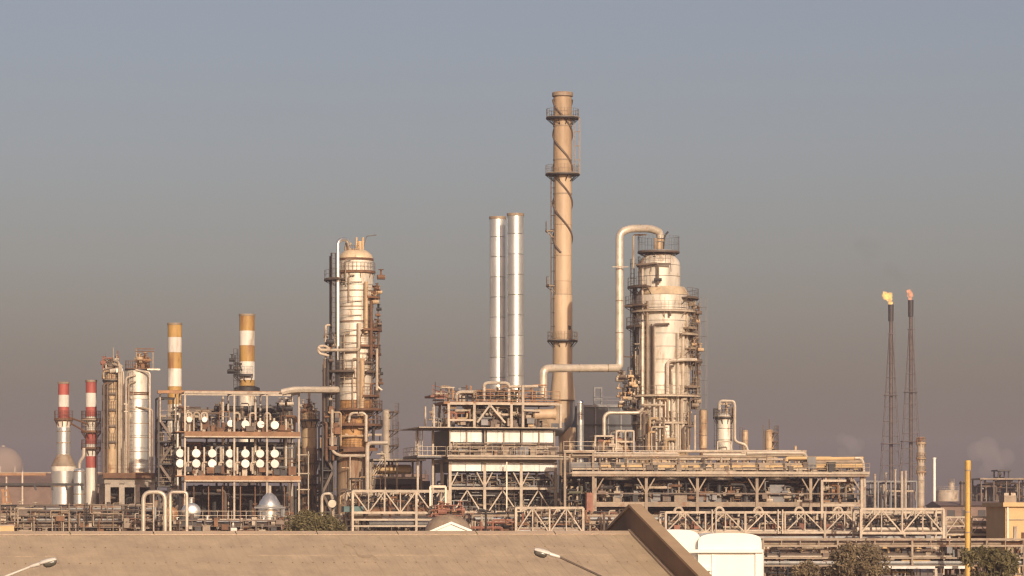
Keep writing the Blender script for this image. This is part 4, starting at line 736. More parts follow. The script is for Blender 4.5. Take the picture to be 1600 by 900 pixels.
th, rw, xs = rack('bright cream truss bridge in front of the tall left tower', 551, 700, 345, 767, 801, 3, (812, 822), 14, 51, CREAM, 4.5, AX, .22, peak=False); clutter(th, rw, 553, 698, 770, 832, 1, 9, 90, [BROWN, RUST, TAN, DARK, CREAM], rs, (.06, .2))
deck(th, rw, 540, 572, 791, 1, 3, TEAL, .6, 'teal_skid'); bar(th, rw.p(672, 760, 0), rw.p(696, 760, 0), .25, PIPE); bar(th, rw.p(672, 800, -.1), rw.p(672, 760, -.1), .2, PIPE, 'post'); bar(th, rw.p(696, 800, -.1), rw.p(696, 760, -.1), .2, PIPE, 'post')
th, rw, xs = rack('bright cream truss frame in the middle, just left of roof gable', 806, 911, 335, 793.5, 833, 2, (), 8, 57, CREAM, 4, AX, .22); clutter(th, rw, 735, 985, 797, 834, .6, 8, 100, [BROWN, RUST, TAN, DARK, CREAM, REDO], rs, (.06, .2))
th, rw, xs = rack('low tan pipe rack running in the middle behind the roof', 738, 1040, 338, 805.5, 834, 6, (815,), 16, 59, TAN, 5, 4, .18)
for i in range(9): bar(th, rw.p(742 + i * 8, 834, -.3), rw.p(742 + i * 8, 814, -.3), .12, CREAM, 'post')
th, rw, xs = rack('low brown pipe rack along the left behind the long roof', 0, 240, 352, 789, 815, 5, (798, 806, 824), 34, 61, BROWN, 6, 4, .13, diag=False); clutter(th, rw, 2, 240, 792, 834, .4, 8, 110, [BROWN, RUST, TAN, DARK, CREAM, PIPE], rs, (.06, .2)); boxes(th, rw, 2, 240, 800, 832, -.1, 4, 70, [RUST, BROWN, DARK, TAN, CREAM], rs); clutter(th, rw, 2, 240, 786, 832, -.4, .3, 50, [TAN, CREAM, BROWN, RUST], rs, (.05, .12), .6); valves(th, rw, 2, 240, 795, 832, .2, 4, 60, [TAN, CREAM, RUST, BROWN], rs)
th, rw, xs = rack('low tan pipe rack below the round exchanger covers', 240, 440, 350, 813, 833, 5, (822,), 22, 63, BROWN, 6, 4, .13, diag=False); clutter(th, rw, 242, 440, 814, 834, .4, 8, 70, [BROWN, RUST, TAN, DARK, CREAM], rs, (.06, .2)); boxes(th, rw, 242, 440, 815, 832, -.1, 4, 50, [RUST, BROWN, DARK, TAN, CREAM], rs); valves(th, rw, 242, 440, 816, 832, .2, 4, 50, [TAN, CREAM, RUST, BROWN, WHITE], rs)
th, rw, xs = rack('low brown pipe rack behind the tree and white tent', 430, 740, 356, 806, 833, 7, (815, 824), 24, 67, BROWN, 6, 4, .13, diag=False); clutter(th, rw, 432, 740, 802, 834, .4, 8, 100, [BROWN, RUST, TAN, DARK, CREAM], rs, (.06, .2))

th, rw, xs = rack('lowest cream pipe rack crossing behind the right-hand trees', 1192, 1600, 305, 843, 853, 7, (872, 884), 40, 69, TAN, 5, 3, .16, diag=False); clutter(th, rw, 1195, 1600, 853, 900, .4, 5, 120, [BROWN, RUST, TAN, SAND, CREAM], rs, (.05, .16)); boxes(th, rw, 1195, 1600, 858, 882, .2, 4, 70, [BROWN, RUST, DARK, TAN, GREYP], rs)
for a_, b_ in ((1360, 1452), (1466, 1504)): deck(th, rw, a_, b_, 884, -3, 2, GALV, .25, 'flat_roof')
# ------------------------------------------------------------------ far-left odds and ends
rw = Row(60, 375, 4); t = thing('lattice_gantry', 'dark horizontal gantry beam with hanging brackets crossing in front of silver drums', 'gantry', rw.g(60))
bar(t, rw.p(-10, 757, 0), rw.p(131, 757, 0), .3, DARK, 'beam', .3)
for px in (54, 80, 103, 127): bar(t, rw.p(px, 758, 0), rw.p(px + 2, 766, 0), .25, DARK, 'bracket')
for px in (10, 35): bar(t, rw.g(px), rw.p(px, 737 if px == 35 else 745, 0), .18, CREAM, 'post')
rw = Row(20, 360, 4); t = thing('lattice_ladder', 'orange rusty sloping lattice ladder at the far left edge', 'ladder', rw.g(20)); 
for o_ in (0, 8): bar(t, rw.p(3 + o_, 764, 0), rw.p(22 + o_, 832, 0), .22, ORANGE, 'stringer')
for i in range(7): bar(t, rw.p(5 + i * 2.9, 768 + i * 9, 0), rw.p(13 + i * 2.9, 766 + i * 9, 0), .12, ORANGE, 'rung')
for o_ in (22, 30): bar(t, rw.g(o_), rw.p(o_, 800, 0), .2, TAN, 'leg')
bar(t, rw.g(5), rw.p(5, 764, 0), .18, ORANGE, 'leg')
t = thing('orange_tank', 'small orange-tan box tank low at the far left edge', 'tank', Row(10, 345).g(8)); r2 = Row(10, 345)
MB().box8([r2.g(-15), r2.g(22), r2.g(22, 3), r2.g(-15, 3)] + [r2.p(-15, 821, 0), r2.p(22, 821, 0), r2.p(22, 821, 3), r2.p(-15, 821, 3)]).build('shell', SAND, t); deck(t, r2, -16, 23, 820, -.1, 3.1, CREAM, .1, 'lid')
t = thing('long_shed', 'long low brown shed with orange roof strip behind the far-left drums', 'shed', Vector((P(60, 0, 520).x, 520, 0))); r2 = Row(60, 520, 3)
MB().box8([r2.g(-60), r2.g(160), r2.g(160, 15), r2.g(-60, 15)] + [r2.p(-60, 757, 0), r2.p(160, 757, 0), r2.p(160, 757, 15), r2.p(-60, 757, 15)]).build('wall', SHED, t)
MB().add([r2.p(-62, 757, -.6), r2.p(162, 757, -.6), r2.p(162, 738, 7.5), r2.p(-62, 738, 7.5), r2.p(162, 757, 15.6), r2.p(-62, 757, 15.6), r2.p(-62, 759, -.6), r2.p(162, 759, -.6), r2.p(162, 759, 15.6), r2.p(-62, 759, 15.6)], [(0, 1, 2, 3), (3, 2, 4, 5), (6, 7, 1, 0), (5, 4, 8, 9), (9, 8, 7, 6), (1, 7, 8, 4, 2), (0, 3, 5, 9, 6)]).build('roof', SHED, t)
for i, px in enumerate(()): MB().slab([r2.p(px, 763, -.08), r2.p(px + 16, 763, -.08), r2.p(px + 16, 763, 0), r2.p(px, 763, 0)], 1.4).build('window', DARK, t)
bar(t, r2.p(-60, 741, 6), r2.p(66, 741, 6), .5, ORANGE, 'roof_strip'); bar(t, r2.p(-62, 738, 7.5), r2.p(162, 738, 7.5), .3, TAN, 'ridge')
t = thing('gas_sphere', 'pale grey spherical gas tank fading into haze at the left edge', 'tank', Vector((P(5, 0, 1900).x, 1900, 0))); kk = 1900 / F
MB().sphere((t.location.x, 1900, zz(729, 1900)), 31 * kk, 31 * kk, 31 * kk, 32, 20).build('shell', HILL, t)
for i in range(8): a = R(45 * i); q = Vector((t.location.x + 30 * kk * math.cos(a), 1900 + 30 * kk * math.sin(a), 0)); bar(t, q, Vector((q.x, q.y, zz(729, 1900))), .8, CONC, 'leg')
MB().tube([Vector((t.location.x, 1900, zz(699, 1900))), Vector((t.location.x, 1900, zz(696, 1900)))], 1.2, 10).build('nozzle', CONC, t)
# hoop pipes and small drums in front of the exchanger frame
for px0, px1, lab in ((224, 258, 'wide pale hoop-shaped pipe low in front of left stair tower'), (266, 292, 'narrow pale hoop-shaped pipe low in front of exchanger frame')):
    r2 = Row(px0, 344, 0); o = MB().tube(fillet([r2.g(px0), r2.p(px0, 769, 0), r2.p(px1, 769, 0), r2.g(px1)], .9 if px0 < 250 else .35, 7), .24 if px0 < 250 else .17, 12); o.tube([r2.p(px0 + 16, 769, 0), r2.g(px0 + 16)], .09, 8) if px0 < 250 else None
    tag(o.build('hoop_pipe', PIPE, None, None, r2.g(px0)), lab, 'pipe')
r2 = Row(300, 356, 8); t = thing('support_frame', 'tan steel stand under the two silver drums, left of the tree', 'frame', r2.g(350)); frame(t, r2, [262, 300, 340, 380, 420, 450], [815], 6, TAN, .22); deck(t, r2, 260, 452, 814, -.3, 6.3, TAN, .2)
railing(t, [r2.p(226, 814, -.3), r2.p(452, 814, -.3)], CREAM)
hdrum('horizontal_drum', 'pale silver drum end facing us low in front of the exchanger frame', 'drum', r2, 300, 800, 3, 4.2, 14.5 * r2.k, ALU, r2.z(814)); hdrum('horizontal_drum', 'dull tan drum left of the pale silver drum end, in front of exchanger frame', 'drum', r2, 268, 803, 3.4, 4.2, 11.5 * r2.k, CLADR, r2.z(814))
c = r2.p(424, 0, 3); t = thing('cone_vessel', 'squat silver cone-topped vessel low at the right of exchanger frame', 'vessel', Vector((c.x, c.y, r2.z(814)))); k = c.y / F
shell(t, c.x, c.y, [(17 * k, r2.z(814)), (17.5 * k, r2.z(795)), (17 * k, r2.z(787)), (10 * k, r2.z(775)), (3 * k, r2.z(769)), (.01, r2.z(768))], ALU, 'shell'); skirt_ring(t, c.x, c.y, 17 * k, r2.z(791), GALV, .3, .3); pipe(t, [Vector((c.x, c.y, r2.z(769))), Vector((c.x, c.y, r2.z(758)))], .2, PIPE)
bar(t, r2.p(398, 793, .9), r2.p(447, 793, .9), .2, GREYP, 'beam')
r2 = Row(519, 350, 0); t = thing('blind_flange_pipe', 'round cream pipe end with hooked pipe beside the tree', 'pipe', r2.g(519)); MB().tube([r2.p(519, 787, 0), r2.p(519, 787, 2)], 6.2 * r2.k, 18).build('pipe_end', PIPE, t); bar(t, r2.g(519, 1.5), r2.p(519, 791, 1.5), .3, TAN, 'post'); pipe(t, [r2.g(503), r2.p(503, 772, 0), r2.p(517, 771, 0), r2.p(519, 779, .4)], .16, PIPE, rad=.6)
# dome tank and white tent near the roof edge
Y = 330; k = Y / F; cx = P(700, 0, Y).x; t = thing('dome_tank', 'tan domed tank with red railing behind the white tent roof', 'tank', Vector((cx, Y, 0)))
shell(t, cx, Y, [(36 * k, 0), (36 * k, zz(826, Y)), (30 * k, zz(815, Y)), (18 * k, zz(806, Y)), (.01, zz(803, Y))], TAN, 'shell'); railing(t, [P(680, 806, Y - .5), P(722, 806, Y - .5)], REDO, r=.05); clutter(t, Row(700, Y), 672, 724, 790, 808, -.6, 2, 22, [REDO, RUST, ORANGE, BROWN], random.Random(71), (.06, .14)); valves(t, Row(700, Y), 680, 722, 796, 806, -.4, 1, 10, [REDO, ORANGE], rs)
Y = 322; k = Y / F; t = thing('canopy', 'bright white low-pitched tent roof peeking over the long roof', 'canopy', Vector((P(704, 0, Y).x, Y, 0)))
a, b_, c_ = P(660, 834, Y), P(705, 815, Y), P(737, 828, Y); bk_ = Vector((0, 5, 0)); dn = Vector((0, 0, -.25))
for q0, q1 in ((a, b_), (b_, c_)): MB().box8([q0 + dn, q1 + dn, q1 + dn + bk_, q0 + dn + bk_, q0, q1, q1 + bk_, q0 + bk_]).build('roof_panel', WWALL, t)
MB().add([a + dn + Vector((0, .2, 0)), b_ + dn + Vector((0, .2, 0)), c_ + dn + Vector((0, .2, 0)), c_ + dn + Vector((0, .2, -1.2)), a + dn + Vector((0, .2, -.6))], [(0, 4, 3, 2, 1)]).add([a + dn + Vector((0, .3, 0)), b_ + dn + Vector((0, .3, 0)), c_ + dn + Vector((0, .3, 0)), c_ + dn + Vector((0, .3, -1.2)), a + dn + Vector((0, .3, -.6))], [(0, 1, 2, 3, 4)]).build('gable_panel', WWALL, t)
for q in (a, c_, a + bk_, c_ + bk_): bar(t, Vector((q.x, q.y + .15, 0)), q + dn * .5 + Vector((0, .15, 0)), .15, WHITE, 'post')

# ------------------------------------------------------------------ flares and right background
def flare(label, px, top, Y, fl, seed):
    k = Y / F; b = P(px, 0, Y); b.z = 0; t = thing('flare_stack', label, 'flare stack', b, 'two flare stacks'); rs = random.Random(seed); zt = zz(top, Y); z1 = zz(top + 45, Y)
    MB().tube([(b.x, Y, 0), (b.x, Y, z1), (b.x, Y, zt)], [.55, .5, .5], 12).build('riser', FLARE, t); MB().tube([(b.x, Y, zz(top + 26, Y)), (b.x, Y, zt)], [.75, .8], 12).build('burner_tip', DARK, t)
    hw = lambda z: k * (2.5 + 20 * (1 - z / z1)); n = 15; zs = [z1 * i / n for i in range(n + 1)]
    cs = lambda z: [Vector((b.x + hw(z) * sx, Y + hw(z) * sy, z)) for sx, sy in ((-1, -1), (1, -1), (1, 1), (-1, 1))]
    for j in range(4): bar(t, cs(0)[j], cs(z1)[j], .11, FLARE, 'leg')
    for z0, zq in zip(zs[:-1], zs[1:]):
        A, B = cs(z0), cs(zq); mb = MB()
        for j in range(4):
            q = (j + 1) % 4; mb.bar(B[j], B[q], .1); mb.bar(A[j] if j % 2 else A[q], B[q] if j % 2 else B[j], .05)
        mb.build('lattice_panel', FLARE, t)
    for z in (z1, z1 * .72, z1 * .5): h = hw(z) + .35; MB().slab([(b.x - h, Y - h, z), (b.x + h, Y - h, z), (b.x + h, Y + h, z), (b.x - h, Y + h, z)], .2).build('platform', FLARE, t)
    ladder(t, (b.x + .8, Y - .5, 0), (b.x + .8, Y - .5, zt - 5), FLARE, .6)
    f = MB()
    for (dx, dy, r) in fl: f.sphere((b.x + dx * k, Y, zt + dy * k * 1.15), r * k * 1.3, r * k * 1.3, r * k * 1.35, 12, 8)
    me = f.build('flame', FLAME_Y if px < 1400 else FLAME_O, t)
    rm = me.modifiers.new('blend', 'REMESH'); rm.mode = 'VOXEL'; rm.voxel_size = .16; dp = me.modifiers.new('lick', 'DISPLACE'); tx = bpy.data.textures.new('flame_noise', 'CLOUDS'); tx.noise_scale = .7; tx.noise_depth = 4; dp.texture = tx; dp.strength = 1.1; dp.mid_level = .5
flare('left tall lattice flare stack burning a yellow flame', 1392, 476, 905, [(0, -2, 2.4), (-.8, 2.5, 3.2), (-1.8, 7, 3.8), (-4.5, 11, 4.6), (-8.5, 13, 4.2), (-2, 13, 3.5), (-9.5, 9.5, 2.4)], 3)
flare('right tall lattice flare stack burning a smaller orange flame', 1423, 469, 905, [(0, -1, 2.0), (-.6, 3, 3.0), (-1.2, 7, 3.6), (-2.4, 11, 3.4), (-4, 8, 2.4)], 5)
th, c, k = column('slim pale far column with red ringed platforms beside the right flare', 1439, 11, 620, 692, 790, CREAM, 5)
for py in (692, 716, 737): ring_platform(th, c, 620, zz(py, 620), 5 * k, 8 * k, 0, 360, CLADR, CLADR)
clutter(th, Row(1439, 620), 1434, 1444, 684, 694, -.5, .5, 6, [CLADR, REDO], random.Random(4), (.1, .2), .8)
t = thing('vent_pole', 'thin white vent pole standing far behind the right pipe bridge', 'pole', Vector((P(1460, 0, 640).x, 640, 0))); MB().tube([t.location, P(1460, 717, 640)], .28, 10).build('pole', WHITE, t); MB().tube([P(1460, 717, 640), P(1460, 715, 640)], .4, 10).build('cap', WHITE, t)
def tank(label, px, w, top, Y, mat, roofh=3):
    k = Y / F; b = P(px, 0, Y); b.z = 0; t = thing('storage_tank', label, 'tank', b); r = w / 2 * k; zt = zz(top, Y)
    n = max(2, int(zt / 2.4))
    for i in range(n): shell(t, b.x, Y, [(r - .03, zt * i / n), (r, zt * i / n + .02), (r, zt * (i + 1) / n - .05), (r - .03, zt * (i + 1) / n)], mat, 'plate_ring', 40)
    shell(t, b.x, Y, [(r + .1, zt - .2), (r + .1, zt), (.01, zt + roofh * k)], mat, 'roof', 40); railing(t, [(b.x + (r) * math.cos(R(a)), Y + r * math.sin(R(a)), zt) for a in range(-170, 0, 20)], mat); ladder(t, (b.x - r * .7, Y - r * .75, 0), (b.x - r * .7, Y - r * .75, zt + 1), BROWN, .6); return t
tank('wide cream storage tank far behind the right pipe bridge', 1480, 36, 767, 800, CREAM); tank('small cream tank on the skyline behind the wide far tank', 1487, 9, 755, 900, CREAM); tank('grey hazy tank behind the flare feet', 1362, 26, 766, 700, GREYP); tank('brown hazy storage tank far behind left drum platform', 640, 60, 742, 760, SHED)
for px, w, top, lab in ((1503, 7, 752, 'dark thin chimney left of the yellow post'), ):
    t = thing('dark_chimney', lab, 'chimney', Vector((P(px, 0, 560).x, 560, 0))); k = 560 / F; shell(t, t.location.x, 560, [(w / 2 * k, 0), (w / 2 * k * .9, zz(top, 560)), (w / 2 * k * .7, zz(top, 560)), (w / 2 * k * .7, zz(top + 5, 560))], BROWN, 'shaft', 20); skirt_ring(t, t.location.x, 560, w / 2 * k * .9, zz(top + 3, 560), DARK, .3, .15)
# process units at the feet of the flares
def unit(label, px0, px1, top, Y, seed, mats, mat=BROWN, lev=4, nx=4, np_=60, depth=8, roof=None):
    rw = Row(px0, Y, 5); rs = random.Random(seed); t = thing('process_unit', label, 'process unit', rw.g((px0 + px1) / 2, depth / 2)); xs = [px0 + (px1 - px0) * i / (nx - 1) for i in range(nx)]; bot = HZ + 9 * F / Y; lv = [top + (bot - top) * i / lev for i in range(lev)]
    frame(t, rw, xs, lv, depth, mat, .28); clutter(t, rw, px0, px1, top + 3, bot - 3, .5, depth, np_, mats, rs, (.1, .32)); valves(t, rw, px0, px1, top + 3, bot - 3, .2, depth, np_ // 3, mats, rs)
    for l in lv[1:]: deck(t, rw, px0, px1, l, 0, depth, mat, .2)
    if roof: deck(t, rw, px0 - 3, px1 + 3, top - 1, -1, depth + 1, roof, .35, 'roof')
    deck(t, rw, px0, px1, top + 10, depth + .3, depth + .6, DARK, zz(top + 10, Y) - .2, 'shade_backing')  # dark rear sheet imitates the shade deep between the members
    return t, rw
RX = [DARK, BROWN, GREYP, RUST, TAN]
unit('hazy grey process unit at the feet of the two flares', 1352, 1432, 752, 660, 81, [GREYP, DARK, CREAM, BROWN], GREYP, 3, 5, 60)
unit('dark open process unit with tan roof at the right skyline', 1533, 1612, 748, 700, 83, RX, BROWN, 3, 5, 70, roof=TAN); t, rw = unit('small dark rooftop cabin on the right skyline unit', 1560, 1576, 735, 716, 85, [DARK, BROWN], DARK, 3, 2, 8, 4, DARK)
for px, y in ((1367, 742), (1384, 740), (1399, 735), (1409, 738), (1415, 737)): tt = thing('vent_pipe', {1367: 'leftmost', 1384: 'second from left', 1399: 'middle', 1409: 'second from right', 1415: 'rightmost'}[px] + ' of the thin pale vent pipes at the flare feet', 'pipe', Vector((P(px, 0, 640).x, 640, 0)), 'vent pipes by the flares'); MB().tube([tt.location, P(px, y, 640)], .13 + .06 * (px % 3), 8).build('pipe', CREAM, tt); MB().tube([P(px, y, 640), P(px, y - 1.5, 640)], .3, 8).build('cap', CREAM, tt)
unit('brown process unit behind the low left rack', 150, 250, 772, 430, 87, RX, BROWN, 2, 5, 70); unit('brown process unit behind the exchanger frame foot', 250, 480, 768, 432, 88, RX, BROWN, 2, 7, 110); unit('brown process unit behind the tall left tower foot', 480, 700, 764, 436, 89, RX, BROWN, 2, 7, 110)
unit('dark process unit behind the furnace legs', 690, 930, 752, 434, 90, RX, DARK, 3, 7, 130); unit('brown process unit under the middle of air cooler deck', 930, 1130, 752, 420, 91, RX, BROWN, 3, 6, 130); unit('brown process unit under the right end of air cooler deck', 1130, 1290, 755, 424, 92, RX, BROWN, 3, 6, 110); unit('rust-brown process unit beyond the right end of air cooler', 1290, 1350, 738, 440, 93, [REDO, BROWN, TAN, GREYP], TAN, 4, 4, 60)
# yellow post, sand-coloured building and low lines at the right
Y = 300; k = Y / F; t = thing('yellow_post', 'thick plain yellow post standing at the right of pipe bridge', 'post', Vector((P(1512.5, 0, Y).x, Y, 0)))
MB().tube([t.location, P(1512.5, 721, Y)], 4.7 * k, 20).build('shaft', YELLOW, t); MB().tube([P(1512.5, 721, Y), P(1512.5, 719.4, Y)], [4.4 * k, 4 * k], 20).build('cap', YELLOW, t); skirt_ring(t, t.location.x, Y, 4.7 * k, zz(770, Y), YELLOW, .1, .03); MB().tube([(t.location.x, Y, 0), (t.location.x, Y, .5)], 7 * k, 12).build('footing', CONC, t)
for py in (735, 800, 832): skirt_ring(t, t.location.x, Y, 4.7 * k, zz(py, Y), TAN, .12, .03, 'clamp')
pipe(t, [Vector((t.location.x + .2, Y - .3, 0)), Vector((t.location.x + .2, Y - .3, zz(736, Y)))], .025, BROWN, 'cable')
r2 = Row(1567, 335, 6); t = thing('sand_building', 'plain sand-coloured flat-roofed building at the right edge', 'building', r2.g(1600))
MB().box8([r2.g(1571), r2.g(1690), r2.g(1690, 8), r2.g(1571, 8)] + [r2.p(1571, 790, 0), r2.p(1690, 790, 0), r2.p(1690, 790, 8), r2.p(1571, 790, 8)]).build('wall', SAND, t); MB().slab([r2.p(1566, 785, -.4), r2.p(1694, 785, -.4), r2.p(1694, 785, 8.4), r2.p(1566, 785, 8.4)], .45).build('parapet', SAND, t)
bar(t, r2.p(1572, 812, -.05), r2.p(1690, 812, -.05), .1, TAN, 'string_course'); bar(t, r2.g(1574, -.15), r2.p(1574, 792, -.15), .12, WHITE, 'downpipe')
for px in (1579, 1590): bar(t, r2.p(px, 785, 2), r2.p(px, 770, 2), .5, CREAM, 'roof_vent')
MB().box8([r2.p(1573, 785, 1), r2.p(1592, 785, 1), r2.p(1592, 785, 3), r2.p(1573, 785, 3), r2.p(1573, 774, 1), r2.p(1592, 774, 1), r2.p(1592, 774, 3), r2.p(1573, 774, 3)]).build('roof_cabin', TAN, t)
th, rw, xs = rack('low sand and cream pipe rack between yellow post and right edge', 1478, 1640, 345, 808, 835, 4, (822, 846), 26, 95, CREAM, 5, 4, .16, mid=False); rs = random.Random(97); clutter(th, rw, 1480, 1640, 838, 880, .3, 5, 90, [BROWN, RUST, TAN, CREAM, SAND], rs, (.06, .2)); valves(th, rw, 1480, 1640, 838, 880, 0, 4, 70, [TAN, CREAM, RUST, WHITE, SAND], rs)
MB().slab([rw.p(1478, 826, 1), rw.p(1566, 826, 1), rw.p(1566, 826, 2), rw.p(1478, 826, 2)], .8).build('long_trough', SAND, th)
t = thing('long_shed', 'long low brown shed on the skyline behind the yellow post', 'shed', Vector((P(1560, 0, 560).x, 560, 0))); r2 = Row(1560, 560, 3)
MB().box8([r2.g(1470), r2.g(1660), r2.g(1660, 14), r2.g(1470, 14)] + [r2.p(1470, 790, 0), r2.p(1660, 790, 0), r2.p(1660, 790, 14), r2.p(1470, 790, 14)]).build('wall', SHED, t); MB().add([r2.p(1468, 790, -.6), r2.p(1662, 790, -.6), r2.p(1662, 783, 7), r2.p(1468, 783, 7), r2.p(1662, 790, 14.6), r2.p(1468, 790, 14.6)], [(0, 1, 2, 3), (3, 2, 4, 5), (0, 5, 4, 1), (1, 4, 2), (0, 3, 5)]).build('roof', SHED, t)
for px in range(1480, 1650, 24): MB().slab([r2.p(px, 797, -.08), r2.p(px + 12, 797, -.08), r2.p(px + 12, 797, 0), r2.p(px, 797, 0)], 1.2).build('window', DARK, t)
r2 = Row(1455, 318, 4); t = thing('camera_mast', 'slim pale mast with a dark box head at right pipe bridge', 'mast', r2.g(1459)); bar(t, r2.g(1459), r2.p(1459, 846, 0), .16, CREAM, 'post'); MB().bar(r2.p(1449, 857, -.2), r2.p(1449, 836, -.2), .5).build('box_head', GREYP, t); bar(t, r2.p(1449, 846, 0), r2.p(1459, 848, 0), .12, GREYP, 'arm')

# ------------------------------------------------------------------ foreground: long tan roof with gable parapet
TH = 15.0; u = Vector((-math.cos(R(TH)), -math.sin(R(TH)), 0)); g = Vector((math.sin(R(TH)), -math.cos(R(TH)), 0)); PITCH = math.tan(R(17)); O = P(985, 832, 160); LEN, RUN = 44.0, 13.0
t = thing('long_roof_building', 'long building under a plain tan sheet roof with dark brown gable parapet, front', 'building', Vector((O.x, O.y, 0)) + u * 20)
def rp(s, r, h=0.0, side=1): return O + u * s + g * (r * side) + UP * (-abs(r) * PITCH + h)
mesh_cache = {}
def sheet(side, r0, r1, lift):
    mb = MB(); W = 1.0; prof = [(0, 0), (.07, .022), (.14, .022), (.21, 0), (.32, 0), (.36, .016), (.42, .016), (.46, 0), (.57, 0), (.61, .016), (.67, .016), (.71, 0), (.86, 0), (.93, .012), (1.02, .018), (1.02, -.02), (0, -.02)]; n = len(prof)
    vs = [rp(s, r0, h + lift, side) for s, h in prof] + [rp(s, r1, h + lift, side) for s, h in prof]
    mb.add(vs, [(i, (i + 1) % n, n + (i + 1) % n, n + i) if side < 0 else (i, n + i, n + (i + 1) % n, (i + 1) % n) for i in range(n)] + [tuple(range(n)), tuple(reversed(range(n, 2 * n)))]); return mb
for side, r0, r1, lift in ((1, .25, 3.55, .012), (1, 3.4, 6.8, .006), (1, 6.6, RUN, 0), (-1, .25, RUN, 0)):
    first = None
    for i in range(int(LEN)):
        if first is None: first = sheet(side, r0, r1, lift).build('roof_sheet', ROOF, t); o = first
        else: o = first.copy(); COL.objects.link(o); o.location = u * i + UP * random.uniform(-.002, .002)
for i in range(11): MB().add([rp(i * 4 + .02, .42, .06), rp(i * 4 + 3.98, .42, .06), rp(i * 4 + 3.98, 0, .09), rp(i * 4 + .02, 0, .09), rp(i * 4 + 3.98, .42, .06, -1), rp(i * 4 + .02, .42, .06, -1), rp(i * 4 + .02, .42, .035), rp(i * 4 + 3.98, .42, .035), rp(i * 4 + 3.98, .42, .035, -1), rp(i * 4 + .02, .42, .035, -1)], [(0, 3, 2, 1), (3, 5, 4, 2), (0, 1, 7, 6), (5, 9, 8, 4)]).build('ridge_cap', RIDGE, t)
sc_ = MB(); rs = random.Random(2)
for r in (.34, 2.35, 4.7, 7.0):
    for i in range(int(LEN * 2)):
        if rs.random() < .12: continue
        p = rp(i * .5 + .1, r + rs.uniform(-.03, .03), .04); sc_.tube([p, p + UP * .03], .038, 6)
o = sc_.build('roof_screws', SCREW, t); o['kind'] = 'stuff'
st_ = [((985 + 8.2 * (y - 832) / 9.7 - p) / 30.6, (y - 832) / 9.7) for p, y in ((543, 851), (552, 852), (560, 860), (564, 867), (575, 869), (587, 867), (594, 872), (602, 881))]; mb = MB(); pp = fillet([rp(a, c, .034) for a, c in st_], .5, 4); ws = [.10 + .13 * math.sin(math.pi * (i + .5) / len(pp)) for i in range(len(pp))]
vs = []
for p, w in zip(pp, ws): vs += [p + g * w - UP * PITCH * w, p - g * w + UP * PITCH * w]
mb.add(vs, [(2 * i, 2 * i + 1, 2 * i + 3, 2 * i + 2) for i in range(len(pp) - 1)]).build('roof_ribbon', RIBBON, t)  # ribbon slightly darker than the roof sheets, laid just above them
wl = MB(); q = [rp(.2, RUN - .6), rp(LEN - .2, RUN - .6), rp(LEN - .2, RUN - .6, 0, -1), rp(.2, RUN - .6, 0, -1)]; wl.box8([Vector((v.x, v.y, 0)) for v in q] + [v - UP * .1 for v in q]); wl.build('wall', PARA, t)
def gprism(s0, s1, h0, h1, hb, run, name, mat):
    a = [rp(s0, run, h1), rp(s0, 0, h1), rp(s0, run, h1, -1)]; b = [rp(s1, run, h1), rp(s1, 0, h1), rp(s1, run, h1, -1)]
    lo = (lambda v, r_: Vector((v.x, v.y, 0))) if hb is None else (lambda v, r_: v - UP * hb)
    al = [lo(v, 0) for v in a]; bl = [lo(v, 0) for v in b]
    return MB().add(a + b + al + bl, [(0, 1, 4, 3), (1, 2, 5, 4), (6, 9, 10, 7), (7, 10, 11, 8), (0, 6, 7, 1), (1, 7, 8, 2), (3, 4, 10, 9), (4, 5, 11, 10), (0, 3, 9, 6), (2, 8, 11, 5)]).build(name, mat, t)
gprism(0.0, -.46, 0, 1.28, None, RUN + .3, 'gable_parapet', PARA); gprism(.09, -.56, 0, 1.42, .135, RUN + .4, 'coping', COPING)
MB().bar(rp(.06, 0, .12) , rp(.06, RUN, .12), .12, .1).build('flashing', RIDGE, t)
# white vaulted building
def bay(px0, px1, top, spr, Y, depth, label):
    k = Y / F; x0, x1 = P(px0, 0, Y).x, P(px1, 0, Y).x; t = thing('vaulted_building', label, 'building', Vector(((x0 + x1) / 2, Y, 0))); zs, zt = zz(spr, Y), zz(top, Y); n = 20; w = (x1 - x0) / 2; c = (x0 + x1) / 2
    arc = []
    for i in range(n + 1):
        a = math.pi * i / n; ca, sa = math.cos(a), math.sin(a); e = 2 / 3.2; arc.append((c - w * math.copysign(abs(ca) ** e, ca), zs + (zt - zs) * abs(sa) ** e))
    pts = [(x0, 0)] + arc + [(x1, 0)]; m = len(pts); mb = MB()
    mb.add([(x, Y, z) for x, z in pts] + [(x, Y + depth, z) for x, z in pts], [tuple(range(m - 1, -1, -1))[::-1]] + [tuple(range(2 * m - 1, m - 1, -1))]); mb.add([(x, Y, z) for x, z in pts] + [(x, Y + depth, z) for x, z in pts], [(i, m + i, m + i + 1, i + 1) for i in range(m - 1)], True)
    mb.build('vault_shell', WWALL, t); return t, k
t, k = bay(1091, 1190, 833, 849, 205, 9, 'bright white building with a flattened vault roof beside the gable')
Y = 205
def wb(px0, px1, py0, py1, d, mat, name):
    a, b = P(px0, py1, Y), P(px1, py0, Y); MB().box((a.x, Y - d, a.z), (b.x, Y - .003, b.z)).build(name, mat, t)
wb(1066, 1192, 858.5, 863.5, .35, WWALL, 'ledge'); wb(1090, 1111, 886, 892, .3, WWALL, 'ledge'); wb(1112, 1115, 866, 930, .1, WWALL, 'pilaster'); wb(1180, 1192.5, 864, 930, .16, WWALL, 'pilaster')
bay(1020, 1094, 827.5, 848, 205.6, 9, 'white vaulted bay mostly hidden behind the gable coping')
